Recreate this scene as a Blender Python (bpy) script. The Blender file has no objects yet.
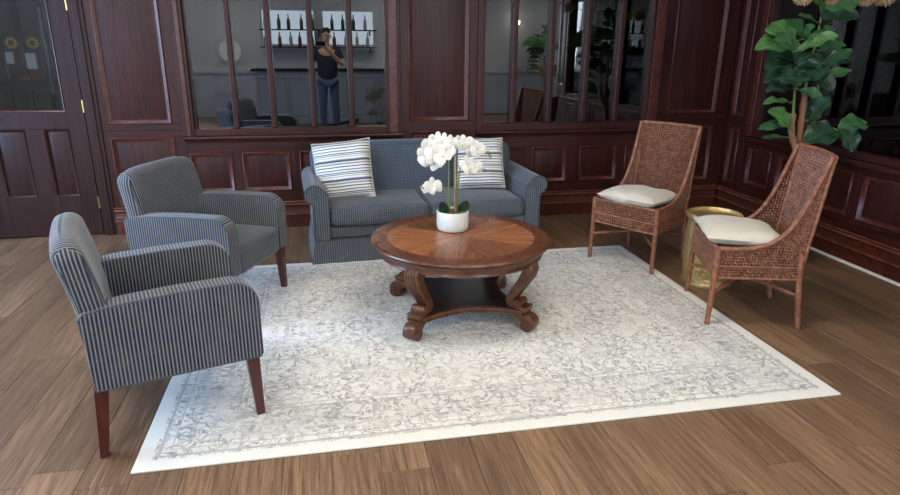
import bpy, bmesh, math, random
from mathutils import Vector, Matrix
R_ = math.radians
sc = bpy.context.scene
col = sc.collection

# ------------------------------------------------------------------ camera
cam_d = bpy.data.cameras.new('camera'); cam = bpy.data.objects.new('camera', cam_d); col.objects.link(cam)
FW = Vector((0.18832, 0.93310, -0.30666)); 
YAW, PITCH, ROLL = 0.199117, 0.311684, 0.007834
fw = Vector((math.sin(YAW)*math.cos(PITCH), math.cos(YAW)*math.cos(PITCH), -math.sin(PITCH)))
rt = Vector((math.cos(YAW), -math.sin(YAW), 0)); up = rt.cross(fw)
rt2 = rt*math.cos(ROLL) + up*math.sin(ROLL); up2 = -rt*math.sin(ROLL) + up*math.cos(ROLL)
m3 = Matrix((rt2, up2, -fw)).transposed()
cam.matrix_world = Matrix.Translation((0, 0, 1.6)) @ m3.to_4x4()
cam_d.sensor_width = 36; cam_d.lens = 634.495*36/900; cam_d.clip_start = 0.02
sc.camera = cam
# ------------------------------------------------------------------ world, daylight, exposure
w = bpy.data.worlds.new('world'); sc.world = w; w.use_nodes = True
w.node_tree.nodes['Background'].inputs[0].default_value = (0.72, 0.86, 1.0, 1)
w.node_tree.nodes['Background'].inputs[1].default_value = 2.2
vs = sc.view_settings
vs.view_transform = 'Standard'; vs.look = 'None'; vs.exposure = 0.0; vs.gamma = 1.0; vs.use_curve_mapping = False
DAY = (0.74, 0.87, 1.0)
def area(name, loc, direction, sx, sy, power, color):
    l = bpy.data.lights.new(name, 'AREA'); l.shape = 'RECTANGLE'; l.size = sx; l.size_y = sy; l.energy = power; l.color = color
    o = bpy.data.objects.new(name, l); col.objects.link(o); o.location = loc
    o.rotation_euler = Vector(direction).to_track_quat('-Z', 'Y').to_euler(); return o
area('daylight', (-3.4, -3.58, 1.65), (0.25, 1, -0.14), 1.2, 1.9, 150, DAY)   # tall window behind the armchairs
area('daylight', (2.6, -3.58, 1.65), (-0.1, 1, -0.14), 1.6, 1.9, 140, DAY)    # added unseen window beside the bar, brightens the room
for yy in (2.9, 4.2): area('daylight', (-4.30, yy, 1.55), (1, -0.1, -0.15), 1.1, 1.7, 150, (0.42, 0.63, 1.0))   # windows of the left wall
LAMP_POWER = 18.5                                                     # emission of the ceiling panels

# ------------------------------------------------------------------ helpers
def srgb(r, g, b):
    f = lambda c: (c/255/12.92) if c/255 <= .04045 else ((c/255+.055)/1.055)**2.4
    return (f(r), f(g), f(b), 1)
def tag(o, label=None, cat=None, group=None, kind=None):
    if label: o['label'] = label
    if cat: o['category'] = cat
    if group: o['group'] = group
    if kind: o['kind'] = kind
    return o
def empty(name, loc=(0, 0, 0), rz=0, label=None, cat=None, group=None, kind=None):
    o = bpy.data.objects.new(name, None); col.objects.link(o); o.location = loc; o.rotation_euler = (0, 0, rz)
    o.empty_display_size = .1
    return tag(o, label, cat, group, kind)
class MB:
    """collects shapes of ONE part"""
    def __init__(s): s.v = []; s.f = []
    def add(s, vs_, fs, M=None):
        k = len(s.v); s.v += [tuple((M @ Vector(q)) if M else q) for q in vs_]; s.f += [tuple(i+k for i in f) for f in fs]; return s
    def box(s, x0, x1, y0, y1, z0, z1, M=None):
        v = [(x, y, z) for x in (x0, x1) for y in (y0, y1) for z in (z0, z1)]
        return s.add(v, [(0,1,3,2),(4,6,7,5),(0,4,5,1),(2,3,7,6),(0,2,6,4),(1,5,7,3)], M)
    def tube(s, pts, r, n=8, M=None, cap=True):
        pts = [Vector(p) for p in pts]; N = len(pts); rr = r if isinstance(r, (list, tuple)) else [r]*N
        T = [(pts[min(i+1, N-1)]-pts[max(i-1, 0)]).normalized() for i in range(N)]
        a = Vector((0, 0, 1)) if abs(T[0].z) < .9 else Vector((1, 0, 0)); u = T[0].cross(a).normalized(); v = []
        for i in range(N):
            u = (u - T[i]*u.dot(T[i])).normalized(); b = T[i].cross(u)
            for k in range(n):
                an = 2*math.pi*k/n; v.append(pts[i] + (u*math.cos(an) + b*math.sin(an))*rr[i])
        f = [(i*n+k, i*n+(k+1) % n, (i+1)*n+(k+1) % n, (i+1)*n+k) for i in range(N-1) for k in range(n)]
        if cap: f += [tuple(range(n))[::-1], tuple((N-1)*n+k for k in range(n))]
        return s.add(v, f, M)
    def lathe(s, prof, n=32, M=None):
        v = []; f = []
        for r, z in prof:
            for k in range(n):
                a = 2*math.pi*k/n; v.append((r*math.cos(a), r*math.sin(a), z))
        for i in range(len(prof)-1):
            for k in range(n): f.append((i*n+k, i*n+(k+1) % n, (i+1)*n+(k+1) % n, (i+1)*n+k))
        f += [tuple(range(n))[::-1], tuple((len(prof)-1)*n+k for k in range(n))]
        return s.add(v, f, M)
    def prism(s, poly, d0, d1, fn, M=None):
        """poly of 2-D points extruded from d0 to d1; fn(a,b,d)->xyz"""
        n = len(poly); v = [fn(a, b, d) for d in (d0, d1) for a, b in poly]
        f = [tuple(range(n))[::-1], tuple(range(n, 2*n))] + [(i, (i+1) % n, n+(i+1) % n, n+i) for i in range(n)]
        return s.add(v, f, M)
    def grid(s, nu, nv, fn, M=None, flip=False):
        v = [fn(i/nu, j/nv) for i in range(nu+1) for j in range(nv+1)]
        f = [(i*(nv+1)+j, (i+1)*(nv+1)+j, (i+1)*(nv+1)+j+1, i*(nv+1)+j+1) for i in range(nu) for j in range(nv)]
        if flip: f = [q[::-1] for q in f]
        return s.add(v, f, M)
    def soft(s, h, r, n=5, fn=None, M=None):
        """rounded box with half sizes h, corner radius r, optional deformation"""
        def ax(H):
            e = [-H, -H+r*.18, -H+r*.45, -H+r*.75, -H+r]; i = [-(H-r) + 2*(H-r)*k/n for k in range(1, n)]
            return e + i + [-q for q in e[::-1]]
        A = [ax(q) for q in h]; v = []; f = []
        for a in range(3):
            b, c = (a+1) % 3, (a+2) % 3
            for sg in (-1, 1):
                k = len(v); B, C = A[b], A[c]
                for x in B:
                    for y in C:
                        p = [0, 0, 0]; p[a] = sg*h[a]; p[b] = x; p[c] = y
                        q = [max(-(h[i]-r), min(h[i]-r, p[i])) for i in range(3)]
                        d = Vector([p[i]-q[i] for i in range(3)]); d = d.normalized()*r
                        p = Vector(q)+d; v.append(tuple(fn(p) if fn else p))
                m = len(C)
                for i in range(len(B)-1):
                    for j in range(m-1):
                        q = (k+i*m+j, k+(i+1)*m+j, k+(i+1)*m+j+1, k+i*m+j+1); f.append(q if sg > 0 else q[::-1])
        return s.add(v, f, M)
    def build(s, name, mat, parent=None, smooth=40, bevel=0, seg=2, uv=None, weld=True, M=None, kind=None):
        me = bpy.data.meshes.new(name); me.from_pydata([tuple(q) for q in s.v], [], s.f)
        if weld or bevel:
            bm = bmesh.new(); bm.from_mesh(me)
            if weld: bmesh.ops.remove_doubles(bm, verts=bm.verts, dist=1e-5)
            if bevel:
                ed = [e for e in bm.edges if len(e.link_faces) == 2 and e.calc_face_angle(0) > R_(30)]
                bmesh.ops.bevel(bm, geom=ed, offset=bevel, segments=seg, profile=.5, affect='EDGES', clamp_overlap=True)
            bmesh.ops.recalc_face_normals(bm, faces=bm.faces)
            bm.to_mesh(me); bm.free()
        if uv:
            L = me.uv_layers.new(name='UVMap')
            for p in me.polygons:
                for li in p.loop_indices: L.data[li].uv = uv(me.vertices[me.loops[li].vertex_index].co, p.normal)
        if smooth:
            me.shade_smooth(); me.set_sharp_from_angle(angle=R_(smooth))
        me.materials.append(mat)
        o = bpy.data.objects.new(name, me); col.objects.link(o)
        if bevel and smooth: md = o.modifiers.new('wn', 'WEIGHTED_NORMAL'); md.weight = 80; md.keep_sharp = True
        if M: o.matrix_local = M
        if parent: o.parent = parent
        if kind: o['kind'] = kind
        return o
def children(o): return [c for c in bpy.data.objects if c.parent == o]
def copy_tree(o, parent=None):
    c = o.copy(); col.objects.link(c); c.parent = parent
    for ch in children(o): copy_tree(ch, c)
    return c
def inst(name, me, parent, M, mat=None):
    o = bpy.data.objects.new(name, me); col.objects.link(o); o.matrix_local = M
    if parent: o.parent = parent
    return o
def catmull(P, n=6):
    P = [Vector(p) for p in P]; out = []
    for i in range(len(P)-1):
        a, b, c, d = P[max(i-1, 0)], P[i], P[i+1], P[min(i+2, len(P)-1)]
        for k in range(n):
            t = k/n; out.append(.5*((2*b)+(c-a)*t+(2*a-5*b+4*c-d)*t*t+(3*b-a-3*c+d)*t**3))
    return out+[P[-1]]
def lerp(a, b, t): return a+(b-a)*t
def arc(cx, cy, r, a0, a1, n): return [(cx+r*math.cos(R_(a0+(a1-a0)*k/n)), cy+r*math.sin(R_(a0+(a1-a0)*k/n))) for k in range(n+1)]

# ------------------------------------------------------------------ materials
class NT:
    def __init__(s, name):
        s.m = bpy.data.materials.new(name); s.m.use_nodes = True; s.t = s.m.node_tree
        s.b = s.t.nodes['Principled BSDF']; s.o = s.t.nodes['Material Output']
    def n(s, typ, props=None, **kw):
        x = s.t.nodes.new(typ)
        for k, v in (props or {}).items(): setattr(x, k, v)
        for k, v in kw.items():
            k2 = int(k[1:]) if k[0] == 'i' and k[1:].isdigit() else k.replace('_', ' ')
            s.set(x.inputs[k2], v)
        return x
    def set(s, inp, v):
        if isinstance(v, bpy.types.NodeSocket): s.t.links.new(v, inp)
        elif isinstance(v, bpy.types.Node): s.t.links.new(v.outputs[0], inp)
        else: inp.default_value = v
    def M(s, op, a, b=0.0, c=None):
        x = s.n('ShaderNodeMath', {'operation': op}, i0=a, i1=b)
        if c is not None: s.set(x.inputs[2], c)
        return x.outputs[0]
    def ss(s, v, a, b):                                             # smoothstep a..b
        return s.n('ShaderNodeMapRange', {'interpolation_type': 'SMOOTHSTEP'}, Value=v, From_Min=a, From_Max=b).outputs[0]
    def mix(s, f, a, b): 
        x = s.n('ShaderNodeMix', {'data_type': 'RGBA'}); s.set(x.inputs[0], f); s.set(x.inputs[6], a); s.set(x.inputs[7], b); return x.outputs[2]
    def noise(s, vec, scale, detail=4, rough=.55, dist=0):
        return s.n('ShaderNodeTexNoise', Vector=vec, Scale=scale, Detail=detail, Roughness=rough, Distortion=dist).outputs[0]
    def obj(s): return s.n('ShaderNodeTexCoord').outputs['Object']
    def uv(s): return s.n('ShaderNodeTexCoord').outputs['UV']
    def map(s, vec, scale=(1, 1, 1), rand=0):
        mp = s.n('ShaderNodeMapping', Vector=vec, Scale=scale)
        if rand:
            r = s.n('ShaderNodeObjectInfo').outputs['Random']; c = s.n('ShaderNodeCombineXYZ', X=s.M('MULTIPLY', r, rand), Y=s.M('MULTIPLY', r, rand*1.7), Z=s.M('MULTIPLY', r, rand*.6)); s.set(mp.inputs['Location'], c)
        return mp.outputs[0]
    def sep(s, vec): x = s.n('ShaderNodeSeparateXYZ', Vector=vec); return x.outputs
    def rand(s): return s.n('ShaderNodeObjectInfo').outputs['Random']
    def bump(s, h, strength=.3, dist=.002): s.set(s.b.inputs['Normal'], s.n('ShaderNodeBump', Height=h, Strength=strength, Distance=dist).outputs[0])
    def P(s, **kw):
        for k, v in kw.items(): s.set(s.b.inputs[k.replace('_', ' ')], v)
        return s.m
def plain(name, c, rough=.5, metal=0, var=.08, scale=30, bump=0, **kw):
    t = NT(name); v = t.obj(); n = t.noise(v, scale, 3)
    d = tuple(x*(1-var*2) for x in c[:3])+(1,)
    t.P(Base_Color=t.mix(n, d, c), Roughness=rough, Metallic=metal, **kw)
    if bump: t.bump(n, bump)
    return t.m
def wood(name, c1, c2, c3, sc3, rough=.35, rand=7, coat=0, bump=.15, spec=.5):
    t = NT(name); v = t.map(t.obj(), sc3, rand)
    n = t.noise(v, 1.0, 7, .62, .8); n2 = t.noise(v, .22, 3, .5, .3)
    c = t.mix(t.ss(n, .3, .72), c1, c2); c = t.mix(t.M('MULTIPLY', t.ss(n2, .45, .75), .7), c, c3)
    t.P(Base_Color=c, Roughness=t.M('ADD', t.M('MULTIPLY', n, .05), rough-.03), Coat_Weight=coat, Coat_Roughness=.15, Specular_IOR_Level=spec)
    t.bump(n, bump, .001); return t.m
MAHOG = wood('mahogany', srgb(36,15,12), srgb(70,30,23), srgb(50,23,18), (38,38,2.2), .42, 9, .0, .12, .28)
MAHOG_H = wood('mahogany_rail', srgb(36,15,12), srgb(70,30,23), srgb(50,23,18), (2.2,38,38), .42, 9, .0, .12, .28)
MAHOG_Y = wood('mahogany_rail_side', srgb(36,15,12), srgb(70,30,23), srgb(50,23,18), (38,2.2,38), .42, 9, .0, .12, .28)
MOULD = wood('mahogany_moulding', srgb(56,25,18), srgb(96,45,32), srgb(72,35,27), (20,20,20), .36, 9, .0, .12, .4)
BEAD_LT = wood('light_mahogany_bead', srgb(84,44,33), srgb(140,86,64), srgb(104,58,44), (9,9,30), .36, 9, .0, .1, .4)  # lighter brown than the baseboard moulding
DOORW = wood('door_wood', srgb(36,19,17), srgb(58,31,26), srgb(46,26,23), (38,38,2.2), .45, 9, .0, .12, .22)
TABLEW = wood('table_walnut', srgb(62,34,22), srgb(104,62,38), srgb(80,45,28), (14,14,14), .33, 9, .1, .04)
TABLE_DK = wood('table_shelf_wood', srgb(32,18,14), srgb(46,27,20), srgb(38,22,17), (24,4,24), .30, 9, .0, .0)
VEN_L = wood('veneer_light', srgb(126,76,45), srgb(152,99,62), srgb(136,84,51), (3,34,10), .28, 5, .0, .0)
VEN_D = wood('veneer_dark', srgb(98,58,36), srgb(126,78,49), srgb(110,66,41), (3,34,10), .28, 5, .0, .0)
VEN_B = wood('veneer_border', srgb(78,44,28), srgb(94,55,35), srgb(86,49,31), (3,3,3), .28, 5, .0, .0)
LEGW = wood('cherry_leg', srgb(50,18,15), srgb(82,33,25), srgb(66,25,20), (40,40,5), .33, 5, .2)
BRASS = plain('brass', srgb(196,160,96), .32, 1.0)
BLACKM = plain('black_metal', srgb(20,20,22), .4, .3)
def mat_floor(name, planks=True):
    t = NT(name); o = t.obj()
    v = t.map(o, (34, 1.5, 1), 40)
    n = t.noise(v, 1.0, 9, .72, .5); n2 = t.noise(t.map(o, (5, .9, 1), 60), 1, 3, .5, .4)
    wv = t.n('ShaderNodeTexWave', {'wave_type': 'RINGS', 'rings_direction': 'SPHERICAL'}, Vector=t.map(o, (7, .55, 1), 33), Scale=2.2, Distortion=3.5, Detail=4, Detail_Scale=2.5).outputs[1]
    g = t.M('ADD', t.M('MULTIPLY', n, .84), t.M('MULTIPLY', wv, .16))
    c = t.mix(t.ss(g, .22, .80), srgb(90,66,47), srgb(156,124,93))
    c = t.mix(t.M('MULTIPLY', t.ss(n2, .40, .70), .60), c, srgb(100,76,57))
    r = t.rand(); c = t.mix(t.M('MULTIPLY', t.ss(r, .15, .95), .70), c, t.mix(n, srgb(70,51,37), srgb(112,85,62)))
    fine = t.noise(t.map(o, (130, 3.2, 1), 50), 1.0, 5, .6, .3); ring = t.ss(wv, .40, .62)
    c = t.mix(t.M('MULTIPLY', t.ss(fine, .52, .66), .50), c, srgb(58,41,29)); c = t.mix(t.M('MULTIPLY', ring, .16), c, srgb(62,45,33))
    c = t.mix(t.M('MULTIPLY', t.ss(fine, .46, .34), .30), c, srgb(176,146,116))
    t.P(Base_Color=c, Roughness=t.M('ADD', t.M('MULTIPLY', n, .15), .36), Specular_IOR_Level=.45); t.bump(g, .25, .0015); return t.m
FLOORM = mat_floor('oak_plank'); 
WALLG = plain('grey_paint', srgb(186,190,192), .6); WALLD = plain('grey_wainscot_paint', srgb(168,176,186), .5)
WHITE = plain('white_paint', srgb(232,232,228), .5); CEIL = plain('ceiling_paint', srgb(226,226,222), .8)
DARKIN = plain('unlit_room_shade', srgb(30,31,34), .8)  # dark colour stands in for the shade of unlit rooms
def mat_stripe(name, period, duty, dark, light, rough=.85, soft=.08, dots=0, base_var=.25, sheen=.25):
    t = NT(name); x, y, _ = t.sep(t.uv())
    s = t.M('PINGPONG', t.M('DIVIDE', x, period), .5)
    k = t.ss(s, .5-duty/2-soft, .5-duty/2+soft)
    if dots:
        q = t.M('PINGPONG', t.M('DIVIDE', y, dots), .5); k = t.M('MULTIPLY', k, t.ss(q, .12, .3))
    n = t.noise(t.uv(), 420, 2); n2 = t.noise(t.uv(), 9, 3)
    c = t.mix(k, dark, light); c = t.mix(t.M('MULTIPLY', n, base_var), c, tuple(q*.35 for q in dark[:3])+(1,))
    c = t.mix(t.M('MULTIPLY', t.ss(n2, .4, .7), .10), c, light)
    t.P(Base_Color=c, Roughness=rough, Sheen_Weight=sheen, Sheen_Roughness=.4, Specular_IOR_Level=.25); t.bump(t.M('ADD', n, t.M('MULTIPLY', k, .6)), .3, .001); return t.m
STRIPE = mat_stripe('striped_upholstery', .0145, .36, srgb(34,42,72), srgb(128,128,114))
SEATF = mat_stripe('striped_seat_upholstery', .0145, .40, srgb(48,56,70), srgb(108,113,112))
SOFAF = mat_stripe('sofa_fabric', .0165, .36, srgb(62,70,80), srgb(134,140,142), dots=.008)
SOFAB = mat_stripe('sofa_back_fabric', .0125, .40, srgb(62,73,87), srgb(112,122,132), dots=.0125)
PIPE = plain('welt_cord', srgb(88,92,104), .8, var=.45, scale=220)
def mat_pillow():
    t = NT('striped_pillow_cloth'); x, y, _ = t.sep(t.uv())
    n = t.noise(t.uv(), 300, 2)
    v = t.M('ADD', y, t.M('MULTIPLY', n, .003))
    r = t.n('ShaderNodeValToRGB', Fac=t.M('FRACT', t.M('DIVIDE', v, .152))); e = r.color_ramp; e.interpolation = 'CONSTANT'
    W_, NV, TN, GR = srgb(226,224,216), srgb(58,72,98), srgb(158,148,132), srgb(122,132,144)
    st = [(0,W_),(.10,NV),(.155,W_),(.235,TN),(.33,W_),(.38,NV),(.47,GR),(.52,W_),(.62,TN),(.66,W_),(.72,NV),(.76,W_),(.80,NV),(.85,W_),(.93,GR)]
    while len(e.elements) < len(st): e.elements.new(.5)
    for q, (p, c) in zip(e.elements, st): q.position = p; q.color = c
    t.P(Base_Color=t.mix(t.M('MULTIPLY', n, .15), r.outputs[0], srgb(120,120,120)), Roughness=.9, Sheen_Weight=.2); t.bump(n, .3, .001); return t.m
PILLOW = mat_pillow()
CREAM = plain('cream_cushion_cloth', srgb(200,190,172), .9, var=.06, scale=260, bump=.25, Sheen_Weight=.2)
def mat_rug():
    t = NT('distressed_rug_pile'); x, y, _ = t.sep(t.obj())
    ax, ay = t.M('ABSOLUTE', x), t.M('ABSOLUTE', y)
    d = t.M('MINIMUM', t.M('SUBTRACT', 1.59, ax), t.M('SUBTRACT', 1.195, ay))
    mv = t.n('ShaderNodeCombineXYZ', X=ax, Y=ay).outputs[0]
    wn = t.n('ShaderNodeTexNoise', Vector=mv, Scale=11.0, Detail=3).outputs[1]
    wp = t.n('ShaderNodeVectorMath', {'operation': 'MULTIPLY_ADD'}, i0=wn, i1=(.12, .12, 0), i2=mv).outputs[0]
    vo = t.n('ShaderNodeTexVoronoi', {'feature': 'DISTANCE_TO_EDGE'}, Vector=wp, Scale=15.0).outputs[0]
    lines = t.M('SUBTRACT', 1, t.ss(vo, .03, .10))
    vf = t.n('ShaderNodeTexVoronoi', {'feature': 'SMOOTH_F1'}, Vector=wp, Scale=26.0).outputs[0]
    rings = t.ss(t.M('PINGPONG', t.M('MULTIPLY', vf, 3.2), .5), .24, .32)
    nz = t.noise(wp, 30, 4, .65); blobs = t.ss(nz, .47, .52)
    fig = t.M('MAXIMUM', t.M('MULTIPLY', lines, .50), t.M('MULTIPLY', t.M('MULTIPLY', rings, blobs), 1.0))
    wear = t.ss(t.noise(t.obj(), 3.6, 6, .75), .36, .62)
    fig = t.M('MULTIPLY', fig, t.M('ADD', .38, t.M('MULTIPLY', wear, .85)))
    inb = t.ss(d, .058, .066)
    ring = lambda c, h: t.M('SUBTRACT', 1, t.ss(t.M('ABSOLUTE', t.M('SUBTRACT', d, c)), h*.7, h*1.3))
    ln = t.M('MAXIMUM', t.M('MAXIMUM', ring(.082, .007), ring(.125, .003)), t.M('MAXIMUM', ring(.36, .004), ring(.39, .003)))
    ln = t.M('MULTIPLY', ln, t.M('ADD', .35, t.M('MULTIPLY', t.noise(t.obj(), 60, 2), .7)))
    band = t.M('MULTIPLY', t.M('MULTIPLY', t.ss(d, .145, .15), t.M('SUBTRACT', 1, t.ss(d, .355, .36))), .16)
    tot = t.M('MULTIPLY', t.M('MAXIMUM', t.M('ADD', fig, band), ln), inb)
    c = t.mix(tot, srgb(216,214,206), srgb(152,151,146))
    st = t.ss(t.noise(t.obj(), 5.5, 5, .65), .56, .76)
    c = t.mix(t.M('MULTIPLY', t.M('MULTIPLY', st, inb), .42), c, srgb(170,164,148))
    f = t.noise(t.obj(), 210, 3, .7)
    c = t.mix(t.M('MULTIPLY', t.ss(f, .42, .68), .20), c, srgb(120,120,116))
    t.P(Base_Color=c, Roughness=.95, Sheen_Weight=.15, Specular_IOR_Level=.1); t.bump(t.M('ADD', t.M('MULTIPLY', tot, -.8), t.M('MULTIPLY', f, .5)), .35, .003); return t.m
RUG = mat_rug()
def mat_rattan(name, a, b):
    t = NT(name); n = t.noise(t.obj(), 34, 4, .6); n2 = t.noise(t.obj(), 240, 2)
    c = t.mix(t.ss(n, .3, .7), a, b); c = t.mix(t.M('MULTIPLY', t.ss(n2, .45, .75), .5), c, srgb(74,40,26))
    t.P(Base_Color=c, Roughness=.48, Specular_IOR_Level=.45); t.bump(n2, .3, .001); return t.m
RATTAN = mat_rattan('woven_rattan', srgb(98,60,44), srgb(150,102,76))
RPOLE = mat_rattan('wrapped_rattan_pole', srgb(108,66,47), srgb(152,100,74))
def mat_gold():
    t = NT('hammered_gold'); v = t.n('ShaderNodeTexVoronoi', {'feature': 'SMOOTH_F1'}, Vector=t.obj(), Scale=42.0).outputs[0]
    t.P(Base_Color=t.mix(v, srgb(222,196,140), srgb(176,146,92)), Metallic=.85, Roughness=.45); t.bump(v, .8, .006); return t.m
GOLD = mat_gold()
CERAM = plain('white_ceramic', srgb(206,206,200), .35, var=.03)
def mat_leaf(name, c1, c2, rough=.27):
    t = NT(name); x, y, _ = t.sep(t.uv())
    ay = t.M('ABSOLUTE', y); vein = t.M('PINGPONG', t.M('ADD', t.M('MULTIPLY', x, 7.0), t.M('MULTIPLY', ay, -3.0)), .5)
    k = t.M('MAXIMUM', t.M('SUBTRACT', 1, t.ss(vein, .02, .07)), t.M('SUBTRACT', 1, t.ss(ay, .015, .05)))
    n = t.noise(t.uv(), 5, 3); r = t.rand()
    c = t.mix(n, c1, c2); c = t.mix(t.M('MULTIPLY', r, .4), c, c1); c = t.mix(t.M('MULTIPLY', k, .45), c, tuple(min(1, q*1.9) for q in c2[:3])+(1,))
    t.P(Base_Color=c, Roughness=rough, Specular_IOR_Level=.5); t.bump(t.M('SUBTRACT', n, t.M('MULTIPLY', k, .8)), .6, .006); return t.m
LEAVES = [mat_leaf('young_leaf', srgb(58,98,52), srgb(100,142,80)), mat_leaf('mid_leaf', srgb(42,82,46), srgb(74,116,68)), mat_leaf('dark_leaf', srgb(28,52,35), srgb(52,82,54))]
BARK = plain('fig_bark', srgb(158,114,80), .8, var=.3, scale=40, bump=.5)
GSTEM = plain('green_stem', srgb(112,132,74), .6, var=.15)
PETAL = plain('orchid_petal', srgb(226,224,216), .6, var=.03, Subsurface_Weight=.15, Subsurface_Radius=(.01,.01,.01))
LIP = plain('orchid_lip', srgb(226,214,164), .5, var=.15)
ORLEAF = plain('orchid_leaf', srgb(40,66,44), .35, var=.2, scale=12)
CANE = plain('bamboo_stake', srgb(178,140,100), .6, var=.2, scale=60)
MOSS = plain('moss', srgb(120,108,66), .95, var=.4, scale=140, bump=.8)
TANFL = plain('dried_flower', srgb(206,172,128), .9, var=.3, scale=90)
def mat_glass(name, tint=.55, ior=2.5):
    t = NT(name); t.t.nodes.remove(t.b)
    fr = t.n('ShaderNodeFresnel', IOR=ior); tr = t.n('ShaderNodeBsdfTransparent', Color=(tint, tint*1.02, tint*1.04, 1)); gl = t.n('ShaderNodeBsdfGlossy', Color=(1, 1, 1, 1), Roughness=.0)
    mx = t.n('ShaderNodeMixShader', i0=fr.outputs[0], i1=tr.outputs[0], i2=gl.outputs[0]); t.set(t.o.inputs[0], mx.outputs[0]); return t.m
GLASS = mat_glass('window_glass'); GLASS_SIDE = mat_glass('side_window_glass', .55, 2.0); GLASS_DOOR = mat_glass('door_glass', .8, 1.5)
def mat_emit(name, c, s):
    t = NT(name); t.P(Base_Color=(1,1,1,1), Emission_Color=c, Emission_Strength=s); return t.m
LAMPE = mat_emit('lamp_diffuser', (1.0, .905, .775, 1), LAMP_POWER)

# ------------------------------------------------------------------ floor
WY, WX = 5.73, 3.95
rnd = random.Random(4)
floor = MB().box(-4.5, 7.6, -4.0, 8.2, -.06, -.004).build('floor', FLOORM, smooth=0); tag(floor, kind='structure')
PWID = .19
def plank_mesh(L):
    m = MB().box(-PWID/2+.0007, PWID/2-.0007, -L/2+.0007, L/2-.0007, -.006, 0)
    o = m.build('plank', FLOORM, floor, bevel=.0012, seg=1, smooth=0); return o
lens = {}
k0 = int(math.floor((-3.6-.352)/PWID))
for k in range(k0, 19):
    xc = .352+PWID*(k+.5)
    if xc-PWID/2 > WX-.02: break
    y = 1.25 - rnd.random()*1.2
    while y < WY+.06:
        a, b = max(y, 1.25), min(y+1.22, WY+.08)
        if b-a > .05:
            Lr = round(b-a, 2); 
            if Lr not in lens: o = plank_mesh(Lr); lens[Lr] = o.data
            else: o = inst('plank', lens[Lr], floor, Matrix())
            o.location = (xc, (a+b)/2, 0)
        y += 1.22

# ------------------------------------------------------------------ panelled walls
def back_fr(u, d, z): return (u, WY+.015-d, z)
def right_fr(u, d, z): return (WX+.015-d, u, z)
def fbox(mb, fr, u0, u1, d0, d1, z0, z1):
    v = [fr(u, d, z) for u in (u0, u1) for d in (d0, d1) for z in (z0, z1)]
    return mb.add(v, [(0,1,3,2),(4,6,7,5),(0,4,5,1),(2,3,7,6),(0,2,6,4),(1,5,7,3)])
def rect_loft(mb, fr, u0, u1, z0, z1, prof, cap=False):
    v = []; f = []
    for w_, d in prof: v += [fr(u0+w_, d, z0+w_), fr(u1-w_, d, z0+w_), fr(u1-w_, d, z1-w_), fr(u0+w_, d, z1-w_)]
    for i in range(len(prof)-1):
        for k in range(4): f.append((i*4+k, i*4+(k+1) % 4, (i+1)*4+(k+1) % 4, (i+1)*4+k))
    if cap: n = len(prof)-1; f.append((n*4, n*4+1, n*4+2, n*4+3))
    return mb.add(v, f)
MPROF = [(0,0),(0,.021),(.006,.025),(.012,.021),(.020,.011),(.028,.009),(.034,.002)]
def wpanel(wall, fr, u0, u1, z0, z1, mats):
    u0, u1 = min(u0, u1), max(u0, u1)
    p = rect_loft(MB(), fr, u0, u1, z0, z1, [(0,.001),(.034,.002),(.060,.0075),(.064,.0085)], True).build('panel', mats[0], wall, smooth=20, weld=False)
    rect_loft(MB(), fr, u0, u1, z0, z1, MPROF).build('panel_moulding', MOULD, p, smooth=60, weld=False)
def bay(wall, fr, a, b, z0, z1, panels, p0, p1, mats, d=.015):
    a, b = min(a, b), max(a, b); panels = sorted((min(q), max(q)) for q in panels)
    for (q0, q1) in ((z0, p0), (p1, z1)):
        if q1-q0 > .004: fbox(MB(), fr, a, b, 0, d, q0, q1).build('rail', mats[1], wall, bevel=.002, seg=1)
    e = [a]+[q for pn in panels for q in pn]+[b]
    for i in range(0, len(e), 2):
        if e[i+1]-e[i] > .004: fbox(MB(), fr, e[i], e[i+1], 0, d, p0, p1).build('stile', mats[0], wall, bevel=.002, seg=1)
    for pn in panels: wpanel(wall, fr, pn[0], pn[1], p0, p1, mats)
BM = (MAHOG, MAHOG_H); RM = (MAHOG, MAHOG_Y)
CZ = 2.95
wb = MB()
for u0, u1, z0, z1 in ((-4.5,-2.72,0,CZ),(-2.72,-1.885,2.1,CZ),(-1.885,-1.03,0,CZ),(-1.03,.575,0,.86),(-1.03,.575,2.40,CZ),(.575,1.45,0,CZ),(1.45,3.06,0,.86),(1.45,3.06,2.40,CZ),(3.06,4.1,0,CZ)):
    wb.box(u0, u1, WY+.015, WY+.13, z0, z1)
wall_back = wb.build('wall_back', MAHOG, smooth=0, weld=False); tag(wall_back, kind='structure')
bay(wall_back, back_fr, -1.775, -1.14, .14, .885, [(-1.722,-1.225)], .25, .83, BM)
bay(wall_back, back_fr, -1.775, -1.14, .885, 2.75, [(-1.722,-1.225)], .94, 2.6, BM)
bay(wall_back, back_fr, -1.14, .70, .14, .80, [(-1.115,-.77),(-.69,-.285),(-.205,.205),(.285,.63)], .34, .685, BM)
bay(wall_back, back_fr, .70, 1.39, .14, .885, [(.776,1.316)], .25, .84, BM)
bay(wall_back, back_fr, .70, 1.39, .885, 2.75, [(.776,1.316)], .93, 2.6, BM)
bay(wall_back, back_fr, 1.39, 3.2, .14, .80, [(1.47,1.86),(1.94,2.29),(2.42,2.81),(2.89,3.15)], .335, .67, BM)
bay(wall_back, back_fr, 3.2, 3.95, .14, .905, [(3.29,3.81)], .30, .85, BM)
bay(wall_back, back_fr, 3.2, 3.95, .905, 2.75, [(3.29,3.81)], .965, 2.6, BM)
bay(wall_back, back_fr, -4.5, -2.83, .14, .885, [(-3.4,-2.9),(-4.1,-3.5)], .25, .83, BM)
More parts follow.
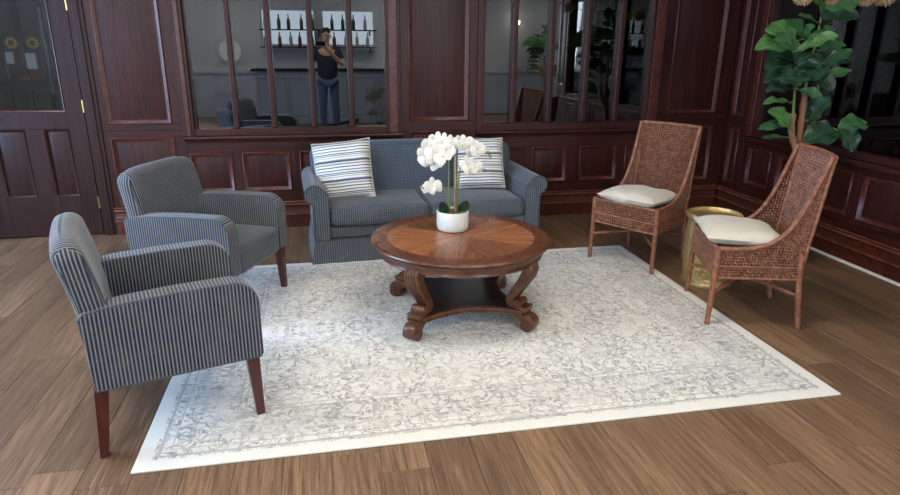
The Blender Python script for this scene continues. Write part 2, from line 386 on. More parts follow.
bay(wall_back, back_fr, -4.5, -2.83, .885, 2.75, [(-3.4,-2.9),(-4.1,-3.5)], .94, 2.6, BM)
wr = MB()
for u0, u1, z0, z1 in ((5.30,5.86,0,CZ),(1.45,5.30,0,.82),(1.45,5.30,2.40,CZ),(1.0,1.45,0,CZ)): wr.box(WX+.015, WX+.13, u0, u1, z0, z1)
wall_right = wr.build('wall_right', MAHOG, smooth=0, weld=False); tag(wall_right, kind='structure')
bay(wall_right, right_fr, 5.715, 5.42, .14, .88, [(5.65,5.50)], .30, .83, RM)
bay(wall_right, right_fr, 5.715, 5.40, .88, 2.75, [(5.66,5.49)], .95, 2.6, RM)
bay(wall_right, right_fr, 5.42, 1.0, .14, .75, [(5.33,5.0),(4.91,4.53),(4.45,4.07),(3.97,3.57),(3.48,3.08),(2.98,2.58),(2.48,2.08),(1.98,1.58)], .345, .69, RM)
bay(wall_right, right_fr, 1.41, 1.0, .75, 2.75, [(1.33,1.08)], .95, 2.6, RM)
# baseboards: plinth, cap bead, upper bead
BPROF = [(0,0),(.032,0),(.032,.112),(.040,.116),(.044,.124),(.040,.132),(.028,.138),(.022,.150),(.022,.196),(.032,.200),(.036,.210),(.032,.220),(.020,.226),(.015,.232),(0,.232)]
def baseb(name, fr, u0, u1, par=None):
    mb = MB(); mb.prism(BPROF, u0, u1, lambda a, b, d: fr(d, a, b)); o = mb.build(name, MOULD, smooth=30, weld=False); tag(o, kind='structure')
    for a, z, r in ((.040, .124, .0085), (.033, .210, .0085), (.024, .234, .006)): MB().tube([fr(u0, a, z), fr(u1, a, z)], r, 8).build('bead_moulding', BEAD_LT, o)
    return o
baseb('baseboard_back', back_fr, -1.775, 3.93); baseb('baseboard_right', right_fr, 1.0, 5.70)
# cornices
for i, (fr, a, b) in enumerate(((back_fr, -4.4, 3.95), (right_fr, 1.0, 5.73))):
    o = MB().prism([(0,2.75),(.03,2.75),(.05,2.80),(.10,2.88),(.13,2.90),(.13,2.95),(0,2.95)], a, b, lambda x, y, d: fr(d, x, y)).build('trim_%d' % (i+1), MOULD, smooth=30, weld=False); tag(o, kind='structure')

def window(n, fr, u0, u1, z0, z1, g0, g1, gz0, gz1, mulls, mats, sill, depth_glass=-.035, glass=None):
    """outer u0..u1, glass g0..g1; frame boards, mullions, panes, sill"""
    w_ = empty('window_%d' % n); tag(w_, kind='structure')
    for (a, b, c, d) in ((u0, g0, z0, z1), (g1, u1, z0, z1)):
        fbox(MB(), fr, a, b, -.06, .034, c, d).build('frame_jamb', MAHOG, w_, bevel=.006, seg=2)
        fbox(MB(), fr, a+.028, b-.028, .03, .046, c, d).build('jamb_bead', MOULD, w_, bevel=.006, seg=2)
    fbox(MB(), fr, g0, g1, -.06, .030, z0, gz0).build('frame_rail', mats[1], w_, bevel=.006)
    fbox(MB(), fr, g0, g1, -.06, .030, gz1, z1).build('frame_rail', mats[1], w_, bevel=.006)
    for x in mulls: fbox(MB(), fr, x-.025, x+.025, -.055, .026, gz0, gz1).build('mullion', MAHOG, w_, bevel=.011, seg=3)
    e = sorted([g0]+[q for x in mulls for q in (x-.024, x+.024)]+[g1])
    for i in range(0, len(e), 2): fbox(MB(), fr, e[i]-.004, e[i+1]+.004, depth_glass, depth_glass+.005, gz0-.004, gz1+.004).build('pane', glass or GLASS, w_, smooth=0)
    zt, zb, pr = sill
    MB().prism([(0,zb-.03),(.022,zb-.03),(.026,zb-.006),(.034,zb),(pr,zb),(pr+.006,(zb+zt)/2),(pr,zt),(0,zt)], u0, u1, lambda a, b, d: fr(d, a, b)).build('window_sill', mats[1], w_, smooth=40, weld=False)
    return w_
window(1, back_fr, -1.14, .70, .83, 2.45, -1.05, .57, .890, 2.38, [-.71,-.398,-.058,.270], BM, (.83,.802,.06))
window(2, back_fr, 1.39, 3.2, .83, 2.45, 1.458, 3.05, .895, 2.38, [1.735,2.085,2.43,2.755], BM, (.83,.802,.06))
window(3, right_fr, 1.41, 5.40, .79, 2.45, 1.5, 5.27, .845, 2.38, [3.32], RM, (.79,.752,.085), -.035, GLASS_SIDE)

# door in the back wall (glass above, two tall panels below) and its casing
dr = empty('door_1'); tag(dr, kind='structure')
D0, D1 = -2.72, -1.892
fbox(MB(), back_fr, D1-.135, D1, -.03, .008, .012, 2.09).build('door_stile', DOORW, dr, bevel=.003)
fbox(MB(), back_fr, D0, D0+.135, -.03, .008, .012, 2.09).build('door_stile', DOORW, dr, bevel=.003)
for z0, z1 in ((.012,.35),(.91,1.045),(1.95,2.09)): fbox(MB(), back_fr, D0+.135, D1-.135, -.03, .008, z0, z1).build('door_rail', DOORW, dr, bevel=.003)
fbox(MB(), back_fr, -2.355, -2.215, -.03, .008, .35, .91).build('door_stile', DOORW, dr, bevel=.003)
for a, b in ((D0+.135,-2.355),(-2.215,D1-.135)):
    p = rect_loft(MB(), back_fr, a, b, .35, .91, [(0,-.012),(.02,-.010),(.045,-.002),(.05,-.001)], True).build('door_panel', DOORW, dr, weld=False, smooth=20)
    rect_loft(MB(), back_fr, a, b, .35, .91, [(0,.006),(.004,.013),(.010,.010),(.018,-.004),(.022,-.010)]).build('panel_moulding', DOORW, p, weld=False, smooth=60)
fbox(MB(), back_fr, D0+.13, D1-.13, -.016, -.011, 1.04, 1.955).build('door_glass', GLASS_DOOR, dr, smooth=0)
rect_loft(MB(), back_fr, D0+.135, D1-.135, 1.045, 1.95, [(0,.006),(.004,.015),(.010,.012),(.016,-.004),(.018,-.012)]).build('glass_bead', MOULD, dr, weld=False, smooth=60)
for z in (.29, 1.09, 1.87): MB().tube([back_fr(D1+.004, .016, z-.05), back_fr(D1+.004, .016, z+.05)], .009, 10).build('hinge', BRASS, dr)
MB().tube([back_fr(D0+.07, .01, 1.0), back_fr(D0+.07, .05, 1.0)], .012, 10).tube([back_fr(D0+.07, .05, 1.0), back_fr(D0+.19, .05, 1.0)], .009, 10).build('door_handle', BRASS, dr)
for i, (a, b) in enumerate(((-1.882,-1.775),(-2.835,-2.728))):
    o = fbox(fbox(MB(), back_fr, a, b, 0, .026, 0, 2.2), back_fr, a+.03, b-.03, .02, .036, 0, 2.19).build('trim_%d' % (3+i), DOORW, bevel=.005); tag(o, kind='structure')
o = fbox(MB(), back_fr, -2.86, -1.75, 0, .03, 2.1, 2.21).build('trim_5', DOORW, bevel=.005); tag(o, kind='structure')

# other walls of the room, ceiling
wl = MB()
for y0, y1, z0, z1 in ((-4,2.3,0,CZ),(2.3,4.8,0,.65),(2.3,4.8,2.45,CZ),(3.5,3.6,.65,2.45),(4.8,5.86,0,CZ)): wl.box(-4.35, -4.2, y0, y1, z0, z1)
wall_left = wl.build('wall_left', WALLG, smooth=0, weld=False); tag(wall_left, kind='structure')
wf = MB()
for x0, x1, z0, z1 in ((-4.5,-4.05,0,CZ),(-4.05,-2.75,0,.65),(-4.05,-2.75,2.6,CZ),(-2.75,-1.15,0,CZ),(-1.15,1.25,0,1.55),(-1.15,1.25,2.25,CZ),(-.05,.15,1.55,2.25),(1.25,1.7,0,CZ),(1.7,3.5,0,.65),(1.7,3.5,2.6,CZ),(3.5,7.6,0,CZ)): wf.box(x0, x1, -3.65, -3.5, z0, z1)
wall_front = wf.build('wall_front', WALLG, smooth=0, weld=False); tag(wall_front, kind='structure')
o = MB().box(-4.2, 7.5, -3.5, -3.47, 0, .93).box(-4.2, 7.5, -3.5, -3.44, .93, .98).build('trim_6', WALLD, smooth=0, weld=False); tag(o, kind='structure')
o = MB().box(7.5, 7.65, -3.65, 1.1, 0, CZ).build('wall_far_side', WALLG, smooth=0); tag(o, kind='structure')
o = MB().box(WX+.13, 7.65, 1.0, 1.12, 0, CZ).build('wall_alcove', WALLG, smooth=0); tag(o, kind='structure')
o = MB().box(-4.5, 7.65, -3.65, 8.2, CZ, CZ+.08).build('ceiling', CEIL, smooth=0); tag(o, kind='structure')
# plain white sashes of the daylight windows, with the added one beside the bar
def sash(n, fr, u0, u1, z0, z1, nu):
    w_ = empty('window_%d' % n); tag(w_, kind='structure')
    for a, b, c, d in ((u0, u0+.06, z0, z1), (u1-.06, u1, z0, z1), (u0+.06, u1-.06, z0, z0+.06), (u0+.06, u1-.06, z1-.06, z1)): fbox(MB(), fr, a, b, -.03, .03, c, d).build('frame_bar', WHITE, w_, bevel=.004)
    for k in range(1, nu): x = lerp(u0, u1, k/nu); fbox(MB(), fr, x-.018, x+.018, -.02, .02, z0+.06, z1-.06).build('mullion', WHITE, w_, bevel=.004)
    fbox(MB(), fr, u0+.06, u1-.06, -.018, .018, (z0+z1)/2-.018, (z0+z1)/2+.018).build('meeting_rail', WHITE, w_, bevel=.004)
front_fr = lambda u, d, z: (u, -3.53+d, z); left_fr = lambda u, d, z: (-4.23+d, u, z)
sash(4, front_fr, -4.05, -2.75, .65, 2.6, 2); sash(5, front_fr, 1.7, 3.5, .65, 2.6, 3); sash(6, left_fr, 2.3, 3.5, .65, 2.45, 2); sash(7, left_fr, 3.6, 4.8, .65, 2.45, 2)
# unlit rooms behind the glass, their darkness put into the wall colour
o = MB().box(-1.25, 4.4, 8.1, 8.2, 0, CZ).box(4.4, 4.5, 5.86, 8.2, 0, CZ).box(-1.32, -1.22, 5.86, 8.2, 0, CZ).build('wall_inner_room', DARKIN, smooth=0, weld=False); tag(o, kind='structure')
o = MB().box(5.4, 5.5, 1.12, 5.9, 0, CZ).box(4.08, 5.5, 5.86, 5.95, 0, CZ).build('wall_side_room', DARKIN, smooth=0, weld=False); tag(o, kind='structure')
o = MB().box(-4.5, -4.4, 5.86, 8.2, 0, CZ).box(-4.5, -1.32, 8.1, 8.2, 0, CZ).build('wall_vestibule', WALLG, smooth=0, weld=False); tag(o, kind='structure')

# ceiling panel lamps
def ceiling_lamp(x, y, where):
    t = empty('ceiling_lamp', (x, y, CZ), 0, where, 'lamp', 'ceiling panel lamps')
    MB().box(-.62,.62,-.32,-.29,-.03,0).box(-.62,.62,.29,.32,-.03,0).box(-.62,-.59,-.29,.29,-.03,0).box(.59,.62,-.29,.29,-.03,0).build('lamp_frame', WHITE, t, smooth=0, weld=False)
    MB().box(-.59,.59,-.29,.29,-.022,-.012).build('diffuser', LAMPE, t, smooth=0)
LAMPS = [(-1.6,.6,'white ceiling panel lamp above the striped armchairs, towards the camera'),(1.2,.6,'white ceiling panel lamp in front of the rug'),(-1.6,2.9,'white ceiling panel lamp above the two striped armchairs'),(1.2,2.9,'white ceiling panel lamp above the coffee table'),
         (-1.6,-2.0,'white ceiling panel lamp beside the bar counter'),(1.8,-2.0,'white ceiling panel lamp in front of the bar counter'),(5.2,-1.6,'white ceiling panel lamp by the white column')]
for l in LAMPS: ceiling_lamp(*l)
#@@OBJECTS
# ------------------------------------------------------------------ rug
rug = MB().soft((1.59, 1.195, .005), .0045, 6).build('area_rug', RUG, smooth=60)
rug.location = (.793, 3.462, .0052)
tag(rug, 'large off-white rug with faded grey ornamental pattern under the coffee table', 'rug')

# ------------------------------------------------------------------ armchairs
def make_armchair():
    t = empty('armchair')
    TH = R_(8)
    # back: slab leaning backwards, local b = height along slab, rounded top
    def lean(p):
        q = Vector(p); k = (q.z+.30)/.60
        q.y *= 1 - .05*max(0, k-.4)
        q.z -= .045*(abs(q.y)/.335)**5*max(0, k-.5)*2
        q.x += -.02*(1-(q.y/.34)**2)*(1 if q.x > 0 else .4) + .02*math.sin(k*math.pi)
        return q
    Mb = Matrix.Translation((-.268, 0, .585)) @ Matrix.Rotation(-TH, 4, 'Y')
    def uvb(c, n):
        l = Mb.inverted() @ c; ln = Mb.to_3x3().inverted() @ n
        return (l.x*1.0, l.z) if abs(ln.y) > .6 else (l.y, l.z)
    bk = MB().soft((.057, .335, .315), .05, 8, lean, Mb).build('backrest', STRIPE, t, smooth=60, uv=uvb)
    for s in (-1, 1):                                              # welts down both edges of the back
        for xx in (.0425, -.0425):
            P = [Mb @ lean(Vector((xx, s*.3205, z))) for z in (-.2, -.1, 0, .1, .20)]
            P += [Mb @ lean(Vector((xx, s*(.3205-.042*k*k), .20+.098*math.sin(k*1.57)))) for k in (.35, .7, 1)]
            MB().tube(catmull(P, 4), .0035, 5).build('welt', PIPE, bk)
    # arms: slabs with a large rounded front top corner
    zb, zt, xf, xr, ro = .300, .655, .355, -.285, .105
    out = [(xr-.005, zb), (xf-.01, zb)] + [(xf, zb+.015)] + [(xf, .42)] + arc(xf-ro, zt-ro, ro, 0, 90, 7) + [(.05, zt), (-.15, zt-.008), (xr-.005, zt-.025), (xr-.025, zt-.05)]
    for s in (-1, 1):
        fn = lambda a, b, d, s=s: (a, s*d, b)
        uva = lambda c, n: (c.x, c.z) if abs(n.y) > .5 else ((c.y, c.z) if n.x > .75 else (c.x, c.y))
        a = MB().prism(out, .245, .352, fn).build('armrest', STRIPE, t, bevel=.014, seg=3, smooth=40, uv=uva)
        for dd in (.250, .348):
            P = [Vector((q[0]-.004 if q[0] > .2 else q[0], s*dd, q[1]-(.003 if q[1] > .5 else 0))) for q in out[2:]]
            MB().tube(P, .0036, 5).build('welt', PIPE, a)
        P = [Vector((q[0], s*.350, zb+.004)) for q in out[:2]]
        MB().tube(P, .0036, 5).build('welt', PIPE, a)
    # seat
    def bulge(p):
        q = Vector(p)
        if q.z > 0: q.z += .022*(1-(q.x/.30)**2)*(1-(q.y/.25)**2)
        return q
    MB().soft((.29, .247, .085), .035, 6, bulge, Matrix.Translation((.065, 0, .372))).build('seat', SEATF, t, smooth=60, uv=lambda c, n: (c.y, c.x) if n.z > .4 else (c.y, c.z))
    # outside back below the arms
    MB().soft((.05, .335, .06), .02, 3, None, Matrix.Translation((-.235, 0, .362))).build('back_rail', STRIPE, t, smooth=60, uv=lambda c, n: (c.y, c.z))
    for sx, sy in ((1, 1), (1, -1), (-1, 1), (-1, -1)):
        x0, y0 = (.310 if sx > 0 else -.272), sy*.312; x1 = x0+(.014 if sx > 0 else -.03); y1 = y0+sy*.004
        h, g = .027, .017
        v = [(x0+a*h, y0+b*h, .30) for a, b in ((-1,-1),(1,-1),(1,1),(-1,1))] + [(x1+a*g, y1+b*g, 0) for a, b in ((-1,-1),(1,-1),(1,1),(-1,1))]
        MB().add(v, [(3,2,1,0),(4,5,6,7),(0,1,5,4),(1,2,6,5),(2,3,7,6),(3,0,4,7)]).build('leg', LEGW, t, bevel=.003)
    return t
ch = make_armchair(); ch.location = (-.742, 2.81, 0); ch.rotation_euler.z = R_(18)
tag(ch, 'navy striped armchair in front, nearer the camera, two full dark legs showing', 'armchair', 'striped armchairs')
ch2 = copy_tree(ch); ch2.location = (-.728, 4.025, 0); ch2.rotation_euler.z = R_(-23)
tag(ch2, 'navy striped armchair behind, next to the sofa and the door', 'armchair', 'striped armchairs')

# ------------------------------------------------------------------ sofa
def make_sofa():
    t = empty('sofa')                                              # local x right, y back, z up, origin front middle
    HW, DP = .885, .84
    uvf = lambda c, n: (c.x, c.z) if abs(n.y) > .5 else ((c.y, c.z) if abs(n.x) > .5 else (c.x, c.y))
    MB().soft((HW-.02, DP/2-.015, .05), .02, 4, None, Matrix.Translation((0, DP/2+.01, .235))).build('base', SOFAF, t, smooth=60, uv=uvf)
    # skirt with kick pleats
    sk = MB(); pts = []
    def edge(a, b, n):
        for k in range(n): pts.append((lerp(a[0], b[0], k/n), lerp(a[1], b[1], k/n)))
    edge((-HW, .75), (-HW, .0), 14); edge((-HW, 0), (HW, 0), 30); edge((HW, 0), (HW, .75), 14); pts.append((HW, .75))
    nx = len(pts)
    def skf(i, z, off):
        x, y = pts[i]; fl = (1-z/.19)*.03
        cx = -1 if x <= -HW+.001 else (1 if x >= HW-.001 else 0); cy = -1 if y <= .001 else 0
        wv = .004*math.sin(i*1.9)*(1-z/.19)
        return (x+cx*(fl+off+wv), y+cy*(fl*.5+off+wv), z)
    v = []; f = []
    for i in range(nx):
        for off in (0, -.008):
            for z in (.006, .07, .13, .19): v.append(skf(i, z, off))
    for i in range(nx-1):
        for k in range(3):
            a, b = i*8+k, (i+1)*8+k; f += [(a, b, b+1, a+1), (a+4, a+5, b+5, b+4)]
        f += [(i*8, i*8+4, i*8+12, i*8+8), (i*8+3, i*8+11, i*8+15, i*8+7)]
    sk.add(v, f).build('skirt', SOFAF, t, smooth=50, uv=uvf, weld=False)
    MB().tube([(-HW+.0, .75, .19), (-HW, 0, .19), (HW, 0, .19), (HW, .75, .19)], .006, 6).build('skirt_welt', PIPE, t)
    # back
    def bk(p):
        q = Vector(p); k = (q.z+.29)/.58
        q.y += k*.10-.02*math.sin(k*3.14); q.z -= .035*(abs(q.x)/.85)**4*k
        if q.y < 0: q.y -= .018*(1-(q.x/.84)**4)*math.sin(min(1, max(0, k))*3.1)
        return q
    MB().soft((.865, .105, .29), .085, 10, bk, Matrix.Translation((0, .66, .525))).build('backrest', SOFAB, t, smooth=60, uv=lambda c, n: (c.x, c.z) if n.z < .8 else (c.x, c.y))
    # rolled arms
    for s in (-1, 1):
        xi, xo = .775, .885; rc = .070; cx, cz = .872, .535
        out = [(xi, .19), (xo, .19), (xo, .46)] + arc(cx, cz, rc, -75, 150, 16) + [(xi, .535)]
        fn = lambda a, b, d, s=s: (s*a, d, b)
        a = MB().prism(out, .015, .80, fn).build('armrest', SOFAF, t, bevel=.012, seg=3, smooth=45, uv=lambda c, n: (c.x, c.z) if abs(n.y) > .6 else (c.y, c.z))
        MB().prism([(q[0]*1, q[1]) for q in out], -.002, .02, fn).build('arm_front_panel', SOFAF, a, bevel=.006, smooth=45, uv=lambda c, n: (c.x, c.z))
        P = [Vector((s*q[0], -.002, q[1])) for q in out]; MB().tube(P+[P[0]], .0065, 6).build('arm_welt', PIPE, a)
        sp = [Vector((s*(cx+.045*(1-k/14)*math.cos(R_(90+k*32))+.004), -.006, cz+.045*(1-k/14)*math.sin(R_(90+k*32)))) for k in range(13)]
        MB().tube(sp, .004, 5).build('arm_scroll', PIPE, a)
    # seat cushions
    for s in (-1, 1):
        def bl(p):
            q = Vector(p)
            q.z += .018*(1-(q.x/.37)**2)*(1-(q.y/.3)**2)*(1 if q.z > 0 else 0); q.y -= .012*(1-(q.x/.37)**2)*(1 if q.y < 0 else 0)
            return q
        c = MB().soft((.383, .30, .070), .045, 7, bl, Matrix.Translation((s*.386, .305, .352))).build('seat_cushion', SOFAF, t, smooth=60, uv=lambda c, n: (c.x, c.y) if abs(n.z) > .5 else ((c.x, c.z) if abs(n.y) > .5 else (c.y, c.z)))
        for zz in (.400, .300):
            P = [Vector((s*.386-.367, .36, zz)), Vector((s*.386-.367, .03, zz)), Vector((s*.386-.35, .012, zz)), Vector((s*.386, .002, zz)), Vector((s*.386+.35, .012, zz)), Vector((s*.386+.367, .03, zz)), Vector((s*.386+.367, .36, zz))]
            MB().tube(P, .0055, 6).build('cushion_welt', PIPE, c)
    for sx in (-1, 1):
        for y in (.05, .75): MB().lathe([(.02, 0), (.026, .05), (.03, .2)], 10, Matrix.Translation((sx*.80, y, 0))).build('foot', LEGW, t)
    return t
sofa = make_sofa(); sofa.location = (.792, 4.665, 0); sofa.rotation_euler.z = R_(3.0)
tag(sofa, 'blue-grey pinstriped two-seat sofa with rolled arms against the panelled wall', 'sofa')

def make_pillow(w_, h_, t_, mat, nb=18, pinch=.05, stripes=True):
    mb = MB()
    def sf(sg):
        def fn(u, v):
            a, b = u*2-1, v*2-1
            x = w_/2*a*(1-pinch*(1-b*b)*abs(a)**3); y = h_/2*b*(1-pinch*(1-a*a)*abs(b)**3)
            z = sg*t_/2*((1-a**4)*(1-b**4))**.55*(.92+.08*math.sin(7*a+3*b+sg))
            return (x, y, z)
        return fn
    mb.grid(nb, nb, sf(1)); mb.grid(nb, nb, sf(-1), flip=True)
    return mb
def place(o, c, xdir, ydir):
    x = Vector(xdir).normalized(); y = Vector(ydir); y = (y-x*y.dot(x)).normalized(); z = x.cross(y)
    o.matrix_world = Matrix.Translation(c) @ Matrix((x, y, z)).transposed().to_4x4()
def pillow(c, xdir, ydir, size, label):
    mb = make_pillow(size, size, .15, PILLOW); uvp = lambda c, n: (c.x, c.y)
    t = mb.build('throw_pillow', PILLOW, None, smooth=70, uv=uvp)
    h = size/2; P = []
    e = lambda a, b: Vector((h*a*(1-.05*(1-b*b)*abs(a)**3), h*b*(1-.05*(1-a*a)*abs(b)**3), 0))
    for k in range(12): P.append(e(-1+k/6, -1))
    for k in range(12): P.append(e(1, -1+k/6))
    for k in range(12): P.append(e(1-k/6, 1))
    for k in range(13): P.append(e(-1, 1-k/6))
    MB().tube(P, .004, 5).build('pillow_seam', CREAM, t)
    place(t, c, xdir, ydir); tag(t, label, 'pillow', 'striped sofa pillows'); return t
pillow((.150, 5.05, .632), (.46, -.10, .06), (-.10, .16, .40), .47, 'tilted striped pillow against the sofa arm on the armchair side')
pillow((1.275, 5.13, .645), (.44, -.02, .0), (.0, .18, .40), .43, 'upright striped pillow on the sofa behind the orchid')

# ------------------------------------------------------------------ coffee table
def make_table():
    t = empty('coffee_table'); ZT = .492; RT = .538
    MB().lathe([(.40, ZT-.040), (RT-.045, ZT-.040), (RT-.030, ZT-.036), (RT-.022, ZT-.028), (RT-.008, ZT-.022), (RT, ZT-.013), (RT-.003, ZT-.006), (RT-.012, ZT-.001), (RT-.018, ZT-.0005), (.2, ZT-.0005)], 72).build('table_top', TABLEW, t, smooth=35)
    def ring(r0, r1, a0, a1, n):
        v = []; f = []
        for k in range(n+1):
            a = R_(lerp(a0, a1, k/n))
            for r in (r0, r1):
                for z in (ZT-.003, ZT+.0006): v.append((r*math.cos(a), r*math.sin(a), z))
        for k in range(n):
            b = k*4; f += [(b+1, b+3, b+7, b+5), (b, b+4, b+6, b+2), (b, b+1, b+5, b+4), (b+2, b+6, b+7, b+3)]
        if a1-a0 < 359: f += [(0, 2, 3, 1), (n*4, n*4+1, n*4+3, n*4+2)]
        return MB().add(v, f)
    ring(.440, RT-.020, 0, 360, 72).build('border_veneer', VEN_B, t, smooth=20)
    for k in range(8):                                              # bookmatched pairs: light towards the sides, dark towards front and back
        o = ring(.004, .4395, -22.45, 22.45, 10).build('veneer_wedge', VEN_L if k in (7, 0, 3, 4) else VEN_D, t, smooth=20); o.rotation_euler.z = R_(k*45+27)
    MB().lathe([(.455, ZT-.092), (.488, ZT-.092), (.493, ZT-.084), (.490, ZT-.076), (.490, ZT-.05), (.495, ZT-.04), (.455, ZT-.04)], 64).build('apron', TABLEW, t, smooth=35)
    # shelf: square with concave sides, corners carry the legs
    def shelf_out(c, dep, n=10):
        P = []
        for q in range(4):
            a0 = R_(45+90*q); a1 = R_(135+90*q)
            A = Vector((c*math.cos(a0), c*math.sin(a0))); B = Vector((c*math.cos(a1), c*math.sin(a1))); tdir = (B-A).normalized(); nrm = Vector((-(A+B).x, -(A+B).y)).normalized()
            w_ = .052
            A2 = A+Vector((-math.sin(a0), math.cos(a0)))*w_; B2 = B-Vector((-math.sin(a1), math.cos(a1)))*w_
            for k in range(n+1):
                s = k/n; p = A2.lerp(B2, s)+nrm*dep*math.sin(s*math.pi)**.85; P.append((p.x, p.y))
        return P
    MB().prism(shelf_out(.468, .105), .098, .108, lambda a, b, d: (a, b, d)).prism(shelf_out(.458, .105), .108, .130, lambda a, b, d: (a, b, d)).build('shelf', TABLEW, t, smooth=30, bevel=.003)
    MB().prism(shelf_out(.420, .105), .130, .1325, lambda a, b, d: (a, b, d)).build('shelf_panel', TABLE_DK, t, smooth=30)
    # scroll legs: centre line (radius, z) with half thickness, swept with a reeded outer face
    path = [(.460, .412), (.474, .384), (.462, .342), (.434, .292), (.404, .246), (.380, .206), (.368, .178), (.374, .156), (.396, .146)]
    thick = [.024, .032, .032, .028, .026, .025, .026, .026, .020]
    cl = catmull([(a, 0, b) for a, b in path], 4); th = []
    for i in range(len(cl)):
        u = i/4; k = min(int(u), len(thick)-2); th.append(lerp(thick[k], thick[k+1], u-k))
    def leg_mb():
        mb = MB(); HWD = .047; nr = 5; v = []; n = len(cl)
        sec = [(-1, -HWD)]                                           # cross section (outward, tangential)
        cs = []
        for r in range(nr):
            for q in range(4):
                y = -HWD*.94+2*HWD*.94*(r+q/4)/nr; cs.append((1.0+.22*math.sin(q/4*math.pi), y))
        cs = [(-1, -HWD)]+[(.9, -HWD)]+cs+[(.9, HWD), (-1, HWD)]
        for i in range(n):
            d = (cl[min(i+1, n-1)]-cl[max(i-1, 0)]).normalized(); o_ = Vector((-d.z, 0, d.x))
            if o_.x < 0: o_ = -o_
            tp = lerp(1, .84, i/n)
            for a, y in cs:
                p = cl[i]+o_*th[i]*a*.9; v.append((p.x, y*tp, p.z))
        m = len(cs); f = [(i*m+k, i*m+(k+1) % m, (i+1)*m+(k+1) % m, (i+1)*m+k) for i in range(n-1) for k in range(m)]
        f += [tuple(range(m))[::-1], tuple((n-1)*m+k for k in range(m))]
        mb.add(v, f); return mb
    leg = None
    for q in range(4):
        Mz = Matrix.Rotation(R_(45+90*q), 4, 'Z')
        def rl(mb, r, z, rad, hw):                                    # small roll across the leg
            prof = [(rad*.55, -hw-.004), (rad*.6, -hw), (rad, -hw), (rad, hw), (rad*.6, hw), (rad*.55, hw+.004)]
            return mb.lathe(prof, 16, Matrix.Translation((r, 0, z)) @ Matrix.Rotation(R_(90), 4, 'X'))
        if leg is None:
            lg = leg_mb().build('leg', TABLEW, t, smooth=40); leg = lg.data
            s1 = rl(MB(), .418, .160, .026, .043).build('leg_scroll', TABLEW, lg).data
            s2 = rl(MB(), .430, .386, .020, .044).build('leg_scroll', TABLEW, lg).data
            ft = MB(); fp = [(.400, .100), (.470, .104), (.500, .098), (.522, .080), (.530, .055), (.522, .030), (.505, .012), (.480, .004), (.452, .008), (.438, .026), (.442, .050), (.425, .070), (.400, .082)]
            foot = ft.prism(fp, -.040, .040, lambda a, b, d: (a, d, b)).build('foot', TABLEW, t, bevel=.007, seg=2, smooth=40).data
            f2 = rl(MB(), .488, .036, .033, .045)
            f2o = f2.build('foot_scroll', TABLEW, bpy.data.objects['foot'] if False else lg); fs = f2o.data; f2o.parent = children(t)[-1] if False else lg
            bl = MB().box(.395, .478, -.046, .046, .118, .150).build('leg_block', TABLEW, lg, bevel=.006).data
            lg.matrix_local = Mz; [c for c in children(t) if c.data == foot][0].matrix_local = Mz
        else:
            lg = inst('leg', leg, t, Mz)
            for nm, d in (('leg_scroll', s1), ('leg_scroll', s2), ('foot_scroll', fs), ('leg_block', bl)): inst(nm, d, lg, Matrix())
            inst('foot', foot, t, Mz)
    return t
tb = make_table(); tb.location = (.783, 3.562, .0095)
tag(tb, 'round brown wooden coffee table with inlaid top and scroll legs on the rug', 'table')

